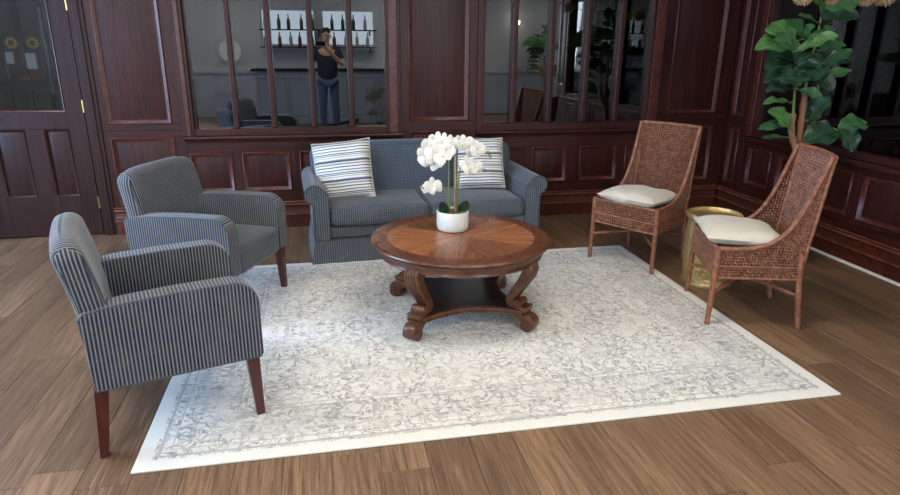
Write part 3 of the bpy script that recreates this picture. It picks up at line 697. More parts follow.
# ------------------------------------------------------------------ orchid
def make_orchid(loc):
    t = empty('potted_orchid', loc, 0, 'white orchid in a white ceramic pot standing on the coffee table', 'plant')
    rr = random.Random(11)
    MB().lathe([(.06, .0), (.088, .002), (.096, .012), (.099, .04), (.099, .118), (.097, .1215), (.092, .121), (.090, .115), (.090, .10), (.05, .10)], 40).build('pot', CERAM, t, smooth=50)
    ms = MB()
    for k in range(70):
        a, r = rr.random()*6.28, .086*math.sqrt(rr.random())
        ms.lathe([(.002, -.008), (.009, -.004), (.010, .002), (.006, .008), (.001, .010)], 6, Matrix.Translation((r*math.cos(a), r*math.sin(a), .104+.006*rr.random())) @ Matrix.Rotation(rr.random(), 4, 'X'))
    ms.lathe([(.088, .098), (.088, .104), (.01, .108)], 24); ms.build('moss', MOSS, t, weld=False, kind='stuff')
    # thick leaves
    for x0, lx, W, H, yy in ((-.050, -.022, .062, .085, -.030), (.052, .020, .066, .088, -.028), (-.02, -.05, .05, .07, .03), (.035, .05, .05, .06, .04)):
        def lf(u, v, x0=x0, lx=lx, W=W, H=H, yy=yy):
            b = v*2-1; wv = W/2*math.sin(min(1, u*.86+.10)*math.pi)**.6
            return (x0+lx*u+b*wv, yy-.022*u*u-.012*abs(b)*abs(b)+.01, .10+H*u)
        MB().grid(9, 6, lf).grid(9, 6, lambda u, v: tuple(Vector(lf(u, v))+Vector((0, .004, 0))), flip=True).build('leaf', ORLEAF, t, weld=False, smooth=80)
    for ax, L, W, tz in () and ((185, .085, .082, .105), (-12, .09, .085, .105), (255, .05, .05, .045), (70, .07, .06, .08)):
        def lf(u, v, L=L, W=W, tz=tz):
            b = v*2-1; wv = W/2*(math.sin(min(1, u*.9+.12)*math.pi))**.55
            return (.018+L*.75*u, b*wv, .105+tz*math.sin(u*1.9)*1.0 + abs(b)*.008)
        MB().grid(9, 6, lf).grid(9, 6, lambda u, v: tuple(Vector(lf(u, v))-Vector((.001, 0, .003))), flip=True).build('leaf', ORLEAF, t, weld=False, M=Matrix.Rotation(R_(ax), 4, 'Z'), smooth=80)
    # stems and stakes  (x right, y depth, z)
    stems = [[(-.02, 0, .10), (-.028, -.005, .30), (-.030, -.01, .45), (-.05, -.02, .525), (-.10, -.03, .53), (-.15, -.04, .49)],
             [(.018, .0, .10), (.02, .0, .32), (.02, 0, .47), (.05, -.01, .535), (.11, -.02, .53), (.18, -.03, .49), (.215, -.03, .46)],
             [(.03, .01, .10), (.032, 0, .26), (.045, -.01, .40), (.08, -.02, .425), (.14, -.03, .40), (.185, -.03, .375)],
             [(-.035, -.01, .10), (-.035, -.02, .20), (-.06, -.03, .272), (-.11, -.04, .282), (-.165, -.05, .270), (-.20, -.05, .285)]]
    for s in stems: P = catmull(s, 6); MB().tube(P, [lerp(.0045, .0025, i/len(P)) for i in range(len(P))], 7).build('flower_stem', GSTEM, t)
    for s in ([(-.022, .006, .09), (-.026, .004, .50)], [(.024, .006, .09), (.026, .006, .50)], [(.012, -.006, .09), (.004, -.006, .46)]):
        MB().tube(s, .0038, 7).build('stake', CANE, t)
    # flower mesh shared
    def petal(mb, ang, L, W, cup, z0=0):
        Mr = Matrix.Rotation(R_(ang), 4, 'Z')
        def fn(u, v):
            b = v*2-1; wv = W/2*math.sin(min(1, .06+u*.94)*math.pi)**.6*(.55+.6*u if W < L*.9 else .75+.35*u)
            return (.003+L*u, b*wv, z0+cup*u*u*L-.10*L*abs(b)**2*.6+.06*L*math.sin(u*3))
        mb.grid(7, 6, fn, Mr)
    fm = MB()
    for a in (90, 215, 325): petal(fm, a, .040, .030, .1)
    for a in (5, 175): petal(fm, a, .043, .052, .15, .003)
    fo = fm.build('flower', PETAL, t, weld=False, smooth=80); fme = fo.data
    lm = MB().lathe([(.0007, 0), (.004, .003), (.005, .008), (.002, .012), (.0004, .013)], 8)
    lip = lm.build('flower_lip', LIP, fo); lme = lip.data
    pos = [(-.150, -.05, .490, 1), (-.120, -.055, .525, 1.05), (-.085, -.06, .545, 1), (-.105, -.075, .485, 1.1), (-.065, -.075, .505, 1.05), (-.145, -.06, .445, 1), (-.100, -.08, .440, 1.05), (-.060, -.085, .455, 1.05), (-.035, -.07, .490, .95), (-.045, -.05, .540, .95), (-.005, -.05, .535, .8), (-.125, -.05, .41, .9),
           (.045, -.045, .530, .9), (.080, -.05, .525, 1.0), (.115, -.055, .515, .95), (.150, -.06, .49, .95), (.175, -.05, .475, .8), (.125, -.05, .475, .7),
           (.095, -.05, .405, .85), (.115, -.055, .375, .9), (.145, -.055, .385, .8), (.165, -.045, .36, .6),
           (-.115, -.06, .280, 1.0), (-.135, -.055, .262, .8), (-.095, -.05, .255, .75)]
    first = True
    for x, y, z, s in pos:
        x -= .022; z += .012
        d = Vector((x*1.6+rr.uniform(-.3, .3), -1, rr.uniform(-.25, .35))).normalized()
        q = d.to_track_quat('Z', 'Y').to_matrix().to_4x4()
        Mx = Matrix.Translation((x, y, z)) @ q @ Matrix.Rotation(rr.uniform(-.5, .5), 4, 'Z') @ Matrix.Scale(s*1.28, 4)
        if first: fo.matrix_local = Mx; first = False
        else: f = inst('flower', fme, t, Mx); inst('flower_lip', lme, f, Matrix())
    bm_ = MB().lathe([(.001, -.011), (.006, -.006), (.0075, .001), (.005, .008), (.001, .012)], 8)
    bo = bm_.build('bud', GSTEM, t); bme = bo.data; first = True
    for x, y, z, s in ((-.20, -.04, .525, .8), (-.215, -.04, .510, .8), (-.208, -.04, .48, 1), (-.22, -.04, .465, .7), (.215, -.03, .462, .9), (.205, -.03, .48, .8), (.222, -.03, .447, .7), (.188, -.03, .372, .8), (-.185, -.05, .277, .9), (-.205, -.05, .287, .7), (-.17, -.05, .262, .8)):
        Mx = Matrix.Translation((x, y, z)) @ Matrix.Rotation(1.2, 4, 'Y') @ Matrix.Scale(s, 4)
        if first: bo.matrix_local = Mx; first = False
        else: inst('bud', bme, t, Mx)
    return t
make_orchid((.762, 3.70, .5022))

# ------------------------------------------------------------------ rattan chairs
def make_rattan():
    t = empty('rattan_chair'); PT = .0172
    SF = [(.25, .478), (.15, .478), (.05, .486), (-.04, .518), (-.12, .588), (-.18, .70), (-.235, .855), (-.285, 1.02)]        # side rail (x,z)
    rail = catmull([(a, 0, b) for a, b in SF], 10)
    def rear_x(z): return lerp(-.226, -.298, max(0, (z-.30)/.72))
    def half(x, z): return lerp(.262, .232, min(1, max(0, (.25-x)/.5))) + .010*max(0, (z-.5)/.5)
    def front_x(z):
        if z <= .478: return .25
        for a, b in zip(rail[:-1], rail[1:]):
            if a.z <= z <= b.z and b.z > a.z: return lerp(a.x, b.x, (z-a.z)/(b.z-a.z))
        return rail[-1].x
    def weave(mb, rows, cols, fn, rr=.0048):
        """rows: list of (v, u0, u1); cols: list of (u, v0, v1); fn(u,v,offset)->xyz"""
        off = .0034
        for i, (v, u0, u1) in enumerate(rows):
            n = max(2, int(round((u1-u0)/PT))); P = [fn(lerp(u0, u1, k/n), v, off*(1 if (k+i) % 2 else -1)) for k in range(n+1)]
            mb.tube(P, rr, 4, cap=False)
        for j, (u, v0, v1) in enumerate(cols):
            n = max(2, int(round((v1-v0)/PT))); P = [fn(u, lerp(v0, v1, k/n), off*(-1 if (k+j) % 2 else 1)) for k in range(n+1)]
            mb.tube(P, rr, 4, cap=False)
    # side panels: u = distance in front of the rear edge, v = height
    for s in (-1, 1):
        def sfn(u, v, o, s=s):
            x = rear_x(v)+u; return (x, s*(half(x, v)+o), v)
        rows = []; z = .305
        while z < .985:
            u1 = front_x(z)-rear_x(z)
            if u1 > .02: rows.append((z, 0, u1))
            z += PT
        cols = []; u = .004
        while u < .47:
            z = .30
            while z < 1.0 and front_x(z)-rear_x(z) >= u: z += .004
            cols.append((u, .30, z)); u += PT
        mb = MB(); weave(mb, rows, cols, sfn); mb.build('side_panel', RATTAN, t, weld=False, smooth=60)
        # wrapped rail along the top edge, into the front leg
        P = [Vector((p.x, s*half(p.x, p.z), p.z)) for p in rail]
        MB().tube(P, .0145, 8).build('side_rail', RPOLE, t)
        P = [Vector((rear_x(z), s*half(rear_x(z), z), z)) for z in (.30, .5, .7, .9, 1.01)]
        MB().tube(P, .0115, 8).build('back_post', RPOLE, t)
        for z in (.30, .372):
            P = [Vector((x, s*(half(x, z)+.003), z)) for x in (.25, .1, -.05, rear_x(z))]; MB().tube(P, .0075, 6).build('side_braid', RPOLE, t)
    # back panel: u across, v height, slightly hollow
    def bfn(u, v, o):
        h = half(rear_x(v), v); x = rear_x(v) - .035*(1-(u/h)**2)*min(1, (v-.28)/.3) + o
        return (x, max(-h, min(h, u)), v)
    def hb(v): return half(rear_x(v), v)
    rows = []; z = .305
    while z < 1.01: rows.append((z, -hb(z), hb(z))); z += PT
    cols = []; u = -.225
    while u <= .226: cols.append((u, .30, 1.012)); u += PT
    mb = MB(); weave(mb, rows, cols, bfn); mb.build('back_panel', RATTAN, t, weld=False, smooth=60)
    P = [bfn(hb(1.015)*(k/6-1), 1.015, 0) for k in range(13)]; MB().tube(P, .0135, 8).build('top_rail', RPOLE, t)
    # front apron and woven seat deck
    def ffn(u, v, o): return (.25+o, u, v)
    rows = [(.305+PT*k, -.262, .262) for k in range(10)]; cols = [(-.258+PT*k, .30, .475) for k in range(31)]
    mb = MB(); weave(mb, rows, cols, ffn); mb.build('front_apron', RATTAN, t, weld=False, smooth=60)
    for z, r in ((.30, .0075), (.372, .0065), (.476, .011)): MB().tube([(.252, -.26, z), (.252, .26, z)], r, 8).build('apron_braid', RPOLE, t)
    def dfn(u, v, o): return (v, u*(half(v, .47)-.006)/.262, .452+o)
    rows = [(-.225+PT*k, -.262, .262) for k in range(28)]; cols = [(-.258+PT*k, -.225, .245) for k in range(31)]
    mb = MB(); weave(mb, rows, cols, dfn, .0070); mb.build('seat_deck', RATTAN, t, weld=False, smooth=60)
    # legs
    L = {}
    for s in (-1, 1):
        f = [Vector((.250, s*.262, .485)), Vector((.252, s*.264, .25)), Vector((.258, s*.268, 0))]; r = [Vector((-.222, s*.232, .46)), Vector((-.232, s*.236, .28)), Vector((-.268, s*.240, 0))]
        for P in (f, r): MB().tube(catmull(P, 5), [lerp(.0185, .0150, k/10) for k in range(11)], 9).build('leg', RPOLE, t)
        L[s] = (f, r)
    A = lambda z, s, fr: (Vector((.255, s*.265, z)) if fr else Vector((-.245, s*.237, z)))
    for s in (-1, 1): MB().tube(catmull([A(.20, s, True), Vector((.0, 0, .235+.006*s)), A(.20, -s, False)], 8), .0115, 7).build('cross_stretcher', RPOLE, t)
    return t
rc = make_rattan(); rc.location = (2.372, 4.330, .004); rc.rotation_euler.z = R_(180+32)
tag(rc, 'brown woven rattan chair nearer the corner, at the far edge of the rug', 'chair', 'rattan chairs')
rc2 = copy_tree(rc); rc2.location = (2.531, 3.283, .004); rc2.rotation_euler.z = R_(180-18.5)
tag(rc2, 'brown woven rattan chair seen from its side, in front of the fig tree', 'chair', 'rattan chairs')
def seat_cushion(chair, dx, rz, label):
    o = make_pillow(.462, .445, .122, CREAM, 18, .03).build('seat_cushion', CREAM, None, smooth=70)
    M = Matrix.Translation(chair.location) @ Matrix.Rotation(chair.rotation_euler.z, 4, 'Z') @ Matrix.Translation((dx, 0, .517)) @ Matrix.Rotation(R_(-2), 4, 'Y') @ Matrix.Rotation(rz, 4, 'Z') @ Matrix.Rotation(R_(90), 4, 'Z')
    o.matrix_world = M; tag(o, label, 'cushion', 'cream seat cushions')
seat_cushion(rc, .072, R_(2), 'cream seat cushion on the rattan chair nearer the corner')
seat_cushion(rc2, .072, R_(-3), 'cream seat cushion on the rattan chair in front of the fig tree')

# ------------------------------------------------------------------ gold drum table
t = empty('drum_side_table', (2.63, 3.80, 0), 0, 'hammered gold drum side table between the two rattan chairs', 'side table')
MB().lathe([(.14, 0), (.160, 0), (.166, .008), (.160, .02), (.163, .08), (.172, .18), (.177, .26), (.175, .36), (.168, .44), (.164, .455), (.10, .455)], 56).build('drum_body', GOLD, t, smooth=50)
MB().lathe([(.10, .455), (.166, .455), (.178, .462), (.182, .474), (.182, .495), (.178, .499), (.174, .495), (.172, .478), (.165, .474), (.05, .474)], 56).build('tray_top', GOLD, t, smooth=50)
MB().lathe([(.16, -.0), (.172, .0), (.174, .006), (.172, .013), (.16, .014)], 56).build('foot_ring', GOLD, t, smooth=50)

# ------------------------------------------------------------------ fiddle-leaf fig
def leaf_shape(seed, wav=.06):
    rr = random.Random(seed); ph = rr.random()*6
    def fn(u, v):
        b = v*2-1
        wv = .5*max(.02, math.sin(min(1, u)**1.25*math.pi*.985+.03))**.62
        z = .13*abs(b)**1.4*wv*2*.9 - .20*u*u + .05*math.sin(u*3.1) + wav*math.sin(u*15+ph+b*2)*abs(b)
        return (u, b*wv, z)
    top = MB().grid(12, 8, fn)
    return top, fn
def fig_leaf_mesh(seed, mat):
    mb, fn = leaf_shape(seed)
    me_o = mb.build('leaf_mesh', mat, None, smooth=80, weld=False)
    me = me_o.data; L = me.uv_layers.new(name='UVMap')
    for p in me.polygons:
        for li in p.loop_indices:
            i = me.loops[li].vertex_index; L.data[li].uv = ((i // 9)/12, (i % 9)/8*2-1)
    bpy.data.objects.remove(me_o); return me
LM = [[fig_leaf_mesh(10*k+s, LEAVES[k]) for s in range(3)] for k in range(3)]
FIG = [((3.293,4.100,1.607),(2.889,3.980,1.609),.17,0),((3.304,4.120,1.630),(2.991,4.020,1.738),.15,0),((3.476,4.200,1.655),(3.178,4.150,1.766),.14,1),((3.261,4.050,1.562),(3.405,3.900,1.686),.11,0),
((3.335,4.150,1.526),(3.075,4.100,1.537),.13,2),((3.306,4.100,1.469),(2.999,4.000,1.472),.15,2),((3.284,4.050,1.447),(3.459,4.000,1.529),.16,2),((3.320,4.020,1.355),(3.409,3.950,1.496),.18,2),
((3.352,4.150,1.372),(3.112,4.150,1.384),.15,2),((3.325,4.100,1.303),(3.063,4.050,1.320),.11,2),((3.524,4.100,1.362),(3.671,4.000,1.449),.09,1),((3.564,4.150,1.443),(3.744,4.100,1.587),.10,1),
((3.582,4.200,1.490),(3.879,4.200,1.527),.09,2),((3.330,4.100,1.207),(3.013,4.000,1.242),.09,0),((3.350,4.080,1.025),(3.096,4.000,1.189),.13,0),((3.331,4.100,1.060),(3.007,4.000,1.048),.08,1),
((3.365,4.100,.954),(3.077,4.050,.980),.05,1),((3.488,4.100,1.057),(3.506,4.000,1.249),.17,2),((3.671,4.000,1.017),(3.368,3.950,.975),.19,2),((3.668,4.000,1.029),(3.852,3.950,1.094),.16,1),
((3.671,4.000,1.017),(3.797,3.920,.907),.17,2),((3.433,4.100,1.791),(3.669,4.000,1.813),.10,2),((3.417,4.050,1.733),(3.143,3.950,1.818),.06,1),((3.393,4.050,1.844),(3.590,3.950,1.892),.12,1),
((3.448,4.100,1.654),(3.459,4.000,1.717),.10,1),((3.217,4.000,1.585),(2.980,3.900,1.660),.13,1),((3.448,4.100,1.847),(3.341,4.100,2.031),.12,1),((3.431,4.100,1.902),(3.565,4.100,2.059),.13,1),
((3.306,4.000,1.345),(3.090,3.950,1.417),.13,2),((3.447,4.200,1.381),(3.524,4.200,1.561),.15,2),((3.392,4.200,1.513),(3.259,4.200,1.618),.14,1),
((3.30,4.02,1.55),(3.17,3.90,1.50),.10,2),((3.32,4.03,1.42),(3.20,3.92,1.36),.11,2),((3.42,4.03,1.40),(3.50,3.92,1.33),.11,2),((3.43,4.05,1.56),(3.54,3.95,1.62),.10,1),((3.31,4.05,1.64),(3.26,3.95,1.74),.10,1),((3.33,4.05,1.30),(3.44,3.95,1.27),.08,1),((3.44,4.06,1.70),(3.36,3.98,1.66),.08,0),((3.45,4.08,1.80),(3.36,4.0,1.86),.07,1)]
TRUNK = [[(3.49,4.10,.27),(3.47,4.1,.55),(3.447,4.10,.83),(3.371,4.10,.997),(3.359,4.10,1.133)],[(3.50,4.12,.27),(3.49,4.1,.6),(3.462,4.10,.83),(3.452,4.10,.907),(3.435,4.10,1.108),(3.428,4.10,1.283)],[(3.51,4.14,.27),(3.53,4.14,.8),(3.531,4.12,1.131),(3.544,4.10,1.204),(3.531,4.10,1.278)]]
STEM = [[(3.359,4.10,1.133),(3.339,4.10,1.303),(3.312,4.10,1.469),(3.288,4.10,1.630)],[(3.428,4.10,1.283),(3.422,4.10,1.445),(3.448,4.10,1.654),(3.448,4.10,1.746),(3.451,4.10,1.836),(3.421,4.10,1.924),(3.408,4.10,2.033)],[(3.44,4.10,1.08),(3.53,4.08,1.075),(3.60,4.04,1.05),(3.672,4.00,1.017)],[(3.531,4.10,1.278),(3.528,4.10,1.374),(3.55,4.12,1.469)]]
def make_fig(label, origin, cam_dir=(-.62, -.75, .35)):
    O = Vector(origin); t = empty('potted_fig_tree', O, 0, label, 'plant'); rr = random.Random(3); X = Matrix.Translation(-Vector((3.5, 4.1, 0)))
    tr = lambda p: tuple(X @ Vector(p))
    MB().lathe([(.10, 0), (.125, 0), (.15, .15), (.165, .28), (.172, .29), (.172, .31), (.155, .31), (.15, .27), (.05, .27)], 32).build('planter', plain('planter_glaze', srgb(70,62,56), .5), t, smooth=50)
    MB().lathe([(.152, .265), (.15, .275), (.02, .285)], 24).build('soil', MOSS, t)
    for i, s in enumerate(TRUNK):
        P = catmull([tr(q) for q in s], 5); MB().tube(P, [lerp(.030 if i < 2 else .020, .022 if i < 2 else .015, k/len(P))*(1+.12*math.sin(k*2.1)) for k in range(len(P))], 9).build('trunk', BARK, t, smooth=60)
    for s in STEM: P = catmull([tr(q) for q in s], 5); MB().tube(P, [lerp(.010, .005, k/len(P)) for k in range(len(P))], 7).build('branch', GSTEM, t)
    allst = [Vector(tr(q)) for s in STEM+TRUNK for q in catmull(s, 5)]
    for i, (b, e, w_, k) in enumerate(FIG):
        b, e = Vector(tr(b)), Vector(tr(e)); ax = (e-b); L = ax.length; ax.normalize()
        n = Vector(cam_dir)+Vector((rr.uniform(-.3, .3), rr.uniform(-.3, .3), rr.uniform(.1, .7))); n = (n-ax*n.dot(ax)).normalized(); y = n.cross(ax)
        Lw = max(L*(.90 if e.x < b.x else 1.04), w_*1.1)
        wv = w_*1.08
        M = Matrix.Translation(b) @ Matrix((ax, y, n)).transposed().to_4x4() @ Matrix.Diagonal((Lw, wv, min(Lw, wv*1.4), 1))
        lf = inst('leaf', LM[k][i % 3], t, M)
        q = min(allst, key=lambda s: (s-b).length)
        if (q-b).length > .012: MB().tube([q, (q+b)/2+Vector((0, 0, .008)), b+ax*.01], [.005, .0042, .0035], 6).build('leaf_stalk', GSTEM, t)
    return t
make_fig('tall green fiddle-leaf fig tree behind the rattan chair by the side window', (3.5, 4.1, 0))

# dried flower garland along the side window, only its lower blooms in view
gl = empty('dried_flower_garland', (3.55, 4.0, 1.925), 0, 'tan dried flower heads hanging above the fig tree by the side window', 'garland')
MB().tube(catmull([(-.75, 0, .14), (-.36, 0, .04), (-.12, 0, .05), (.14, 0, .04), (.34, 0, .08)], 6), .006, 6).build('garland_stem', CANE, gl)
MB().tube([(-.36, 0, .04), (-.36, 0, .99)], .003, 5).build('hanging_cord', CANE, gl); MB().tube([(.34, 0, .08), (.34, 0, .99)], .003, 5).build('hanging_cord', CANE, gl)
rr = random.Random(8); me = None
for x, z, s in ((-.345, -.01, 1.0), (-.12, -.025, .62), (.143, -.015, .85), (.285, .012, 1.25), (-.62, .08, 1.0)):
    if me is None:
        mb = MB()
        for k in range(130):
            zz = 1-2*(k+.5)/130; a = k*2.39996; r = math.sqrt(1-zz*zz); d = Vector((r*math.cos(a), r*math.sin(a), zz)); q = d.to_track_quat('X', 'Z').to_matrix().to_4x4()
            L = .055*rr.uniform(.8, 1.1)
            mb.grid(2, 2, lambda u, v, L=L: (.01+L*u, (v-.5)*.014*(1-.4*u), .004*math.sin(u*3)), q @ Matrix.Rotation(rr.random()*3, 4, 'X'))
        o = mb.build('flower_head', TANFL, gl, weld=False); me = o.data; o.matrix_local = Matrix.Translation((x, 0, z)) @ Matrix.Scale(s, 4)
    else: inst('flower_head', me, gl, Matrix.Translation((x, 0, z)) @ Matrix.Scale(s, 4))

# white cable cover along the foot of the side wall
o = MB().prism([(0, .0), (.022, .0), (.020, .010), (.012, .015), (0, .015)], 1.6, 5.55, lambda a, b, d: (WX-.020-a, d, b)).build('cable_cover', WHITE, smooth=30, weld=False)
tag(o, 'white cable cover strip along the foot of the side wall', 'cable cover')
#@@REAR
# ------------------------------------------------------------------ the entrance vestibule behind the door glass
DARKW = plain('vestibule_paint', srgb(120,126,134), .6)
vd = empty('entrance_door', (-2.72, 7.2, 0), 0, 'black metal framed glass entrance door seen through the panelled door', 'door')
for x in (-.62, -.30, -.12, .09, .40): MB().box(x-.024, x+.024, -.02, .02, 0, 2.4).build('door_frame_post', BLACKM, vd, bevel=.003)
for z in (.05, 1.18, 2.35): MB().box(-.65, .43, -.018, .018, z-.05, z+.05).build('door_frame_rail', BLACKM, vd, bevel=.003)
for a, b in ((-.596, -.324), (-.276, -.144), (-.096, .066), (.114, .376)):
    MB().box(a, b, -.004, .004, .1, 2.3).build('door_pane', GLASS_DOOR, vd, smooth=0)
RED = plain('red_label', srgb(150,52,44), .5)
for x in (-.17, -.07): MB().box(x, x+.08, -.026, -.02, 1.222, 1.252).build('push_bar_label', RED, vd, bevel=.002)
MB().tube([(.12, -.07, 1.08), (.12, -.07, 1.9)], .013, 10).build('pull_handle', plain('brushed_steel', srgb(190,194,200), .3, 1.0), vd)
o = MB().box(-4.4, -1.32, 7.9, 7.95, 0, CZ).build('wall_vestibule_end', DARKW, smooth=0); tag(o, kind='structure')
vl = empty('vestibule_fill_lamp', (-2.6, 6.6, CZ), 0, 'added small round ceiling lamp, unseen, brightening the entrance vestibule', 'lamp')  # lamp added out of view to brighten the vestibule
MB().lathe([(.16, -.05), (.17, -.03), (.17, 0), (.05, 0)], 28).build('fill_lamp_ring', WHITE, vl)
MB().lathe([(.02, -.075), (.10, -.068), (.155, -.05), (.155, -.04), (.02, -.04)], 28).build('diffuser', mat_emit('vestibule_fill_glow', (.9, .95, 1, 1), 45), vl)
PAPER = plain('paper', srgb(214,222,232), .8, var=.03)
for x, z, w_, h_, lab in ((-.185, 1.40, .12, .15, 'large white paper notice on the entrance door glass'), (-.357, 1.43, .07, .11, 'small white paper notice on the entrance door glass')):
    o = MB().box(-w_/2, w_/2, -.001, .001, -h_/2, h_/2).build('paper_notice', PAPER, smooth=0); o.location = (-2.72+x+.12, 7.194, z); tag(o, lab, 'notice')
YEL = plain('sunflower_petal', srgb(206,176,66), .7); BRN = plain('sunflower_seed', srgb(50,36,24), .9)
for x, lab in ((-.187, 'yellow sunflower decal above the small notice'), (.002, 'yellow sunflower decal above the large notice')):
    f = empty('sunflower_decal', (-2.72+x, 7.165, 1.57), 0, lab, 'decal')
    MB().lathe([(.005, 0), (.026, .002), (.026, .006), (.005, .010)], 16, Matrix.Rotation(R_(90), 4, 'X')).build('seed_head', BRN, f)
    mb = MB()
    for k in range(12):
        mb.grid(3, 2, lambda u, v: (.022+.036*u, (v-.5)*.022*math.sin(.4+u*2.5), 0), Matrix.Rotation(R_(90), 4, 'X') @ Matrix.Rotation(R_(30*k), 4, 'Z'))
    mb.build('petals', YEL, f, weld=False)

# ------------------------------------------------------------------ the rest of the lounge, seen only as reflections in the window panes
BARTOP = plain('bar_top', srgb(28,24,24), .25); BARF = plain('bar_front_paint', srgb(150,158,168), .5)
bc = empty('bar_counter', (.2, -2.2, 0), 0, 'grey panelled bar counter with a dark top reflected in the window', 'counter')
MB().box(-1.45, 1.6, -.28, .22, 0, 1.04).build('counter_body', BARF, bc, bevel=.004)
MB().box(-1.52, 1.67, -.34, .30, 1.04, 1.085).build('counter_top', BARTOP, bc, bevel=.008)
for k in range(5): rect_loft(MB(), lambda u, d, z: (u, .221+d, z), -1.40+.6*k, -.86+.6*k, .18, .92, MPROF).build('counter_panel_moulding', BARF, bc, weld=False)
for z, lab in ((1.50, 'lower dark bottle shelf in front of the bar windows'), (1.86, 'upper dark bottle shelf in front of the bar windows')):
    sh = empty('bottle_shelf', (.05, -3.33, z), 0, lab, 'shelf'); MB().box(-1.25, 1.25, -.10, .10, -.025, 0).build('shelf_board', BARTOP, sh, bevel=.003)
    for x in (-1.1, 0, 1.1): MB().box(x-.012, x+.012, -.14, .08, -.13, -.025).build('shelf_bracket', BLACKM, sh)
BOT = [plain('green_bottle', srgb(40,62,44), .12), plain('amber_bottle', srgb(92,54,26), .12), plain('clear_bottle', srgb(150,158,158), .12)]
bp = [(.002, 0), (.036, 0), (.038, .01), (.038, .17), (.030, .20), (.014, .225), (.013, .29), (.016, .295), (.016, .305), (.002, .305)]
rb = random.Random(2); bme = []
for k in range(3):
    o = MB().lathe(bp, 14).build('bottle', BOT[k], smooth=50); bme.append(o.data); bpy.data.objects.remove(o)
for i in range(20):
    z = 1.50 if i < 10 else 1.86
    o = inst('bottle', bme[rb.randrange(3)], None, Matrix.Translation((-1.05+.235*(i % 10)+rb.uniform(-.04, .04), -3.31, z)))
    tag(o, '%s bottle from the armchair side on the %s bar shelf' % (('first second third fourth fifth sixth seventh eighth ninth tenth').split()[i % 10], 'lower' if i < 10 else 'upper'), 'bottle', 'bottles behind the bar')
colm = empty('white_column', (5.9, -3.1, 0), 0, 'white square column with a plinth reflected in the window', 'column')
MB().box(-.11, .11, -.11, .11, 0, CZ).build('shaft', WHITE, colm, bevel=.006); MB().box(-.16, .16, -.16, .16, 0, .95).box(-.19, .19, -.19, .19, .95, 1.0).build('plinth', WHITE, colm, bevel=.006, weld=False)
MB().box(-.05, .05, .11, .14, 1.55, 1.78).build('wall_switch_box', BLACKM, colm, bevel=.004)
o = MB().box(6.45, 7.05, -3.47, -3.43, 1.05, 2.3).build('red_wall_hanging', plain('red_cloth', srgb(120,44,38), .8), bevel=.006); tag(o, 'dark red wall hanging beside the white column', 'wall hanging')
ck = empty('wall_clock', (-1.85, -3.44, 1.40), 0, 'round white wall clock reflected in the window above the armchair', 'clock')
MB().lathe([(.01, 0), (.21, 0), (.23, .01), (.23, .03), (.215, .034), (.21, .02), (.01, .02)], 40, Matrix.Rotation(R_(-90), 4, 'X')).build('clock_case', WHITE, ck, smooth=50)
MB().box(-.006, .006, .022, .026, 0, .15).build('minute_hand', BLACKM, ck); MB().box(0, .10, .022, .026, -.006, .006).build('hour_hand', BLACKM, ck)
make_fig('tall dark fig tree standing before the white column, reflected in the window', (5.1, -2.75, 0), (0, .8, .3))
sn = empty('wall_sconce', (4.55, -3.44, 1.98), 0, 'small lit wall sconce with a frosted shade, reflected in the window', 'lamp')
MB().lathe([(.01, -.01), (.05, -.008), (.05, .008), (.01, .01)], 20, Matrix.Rotation(R_(90), 4, 'X')).build('back_plate', BRASS, sn)
MB().tube([(0, 0, 0), (0, .08, 0), (0, .10, .03)], .008, 8).build('sconce_arm', BRASS, sn)
MB().lathe([(.02, .03), (.045, .05), (.06, .12), (.058, .12), (.04, .055), (.015, .04)], 20, Matrix.Translation((0, .10, 0))).build('sconce_shade', mat_emit('sconce_shade', (1, .9, .72, 1), 22), sn)

# person taking the photograph (behind the camera, seen only in the window reflection)
SKIN = plain('skin', srgb(196,150,124), .55, var=.05); SHIRT = plain('dark_polo_cloth', srgb(34,36,46), .85); JEANS = plain('blue_denim', srgb(72,90,118), .85, var=.15, scale=60); HAIR = plain('dark_hair', srgb(38,30,26), .6); SHOE = plain('shoe_leather', srgb(40,36,34), .5)
def skin(name, pts, edges, mat, parent, root=0, lev=2):
    me = bpy.data.meshes.new(name); me.from_pydata([q[0] for q in pts], edges, []); me.materials.append(mat)
    o = bpy.data.objects.new(name, me); col.objects.link(o)
    md = o.modifiers.new('skin', 'SKIN'); md.use_smooth_shade = True
    lay = me.skin_vertices[0].data if len(me.skin_vertices) else None
    if lay is None:
        bm = bmesh.new(); bm.from_mesh(me); bm.verts.layers.skin.verify(); bm.to_mesh(me); bm.free(); lay = me.skin_vertices[0].data
    for i, q in enumerate(pts):
        r = q[1]; lay[i].radius = r if isinstance(r, tuple) else (r, r); lay[i].use_root = (i == root)
    sub = o.modifiers.new('sub', 'SUBSURF'); sub.levels = lev; sub.render_levels = lev
    o.parent = parent; return o
pe = empty('person', (.16, -.44, 0), 0, 'person in a dark polo shirt and jeans holding a phone, mirrored in the window', 'person')
HL, HR = Vector((-.30, .05, .86)), Vector((-.10, .375, 1.55))
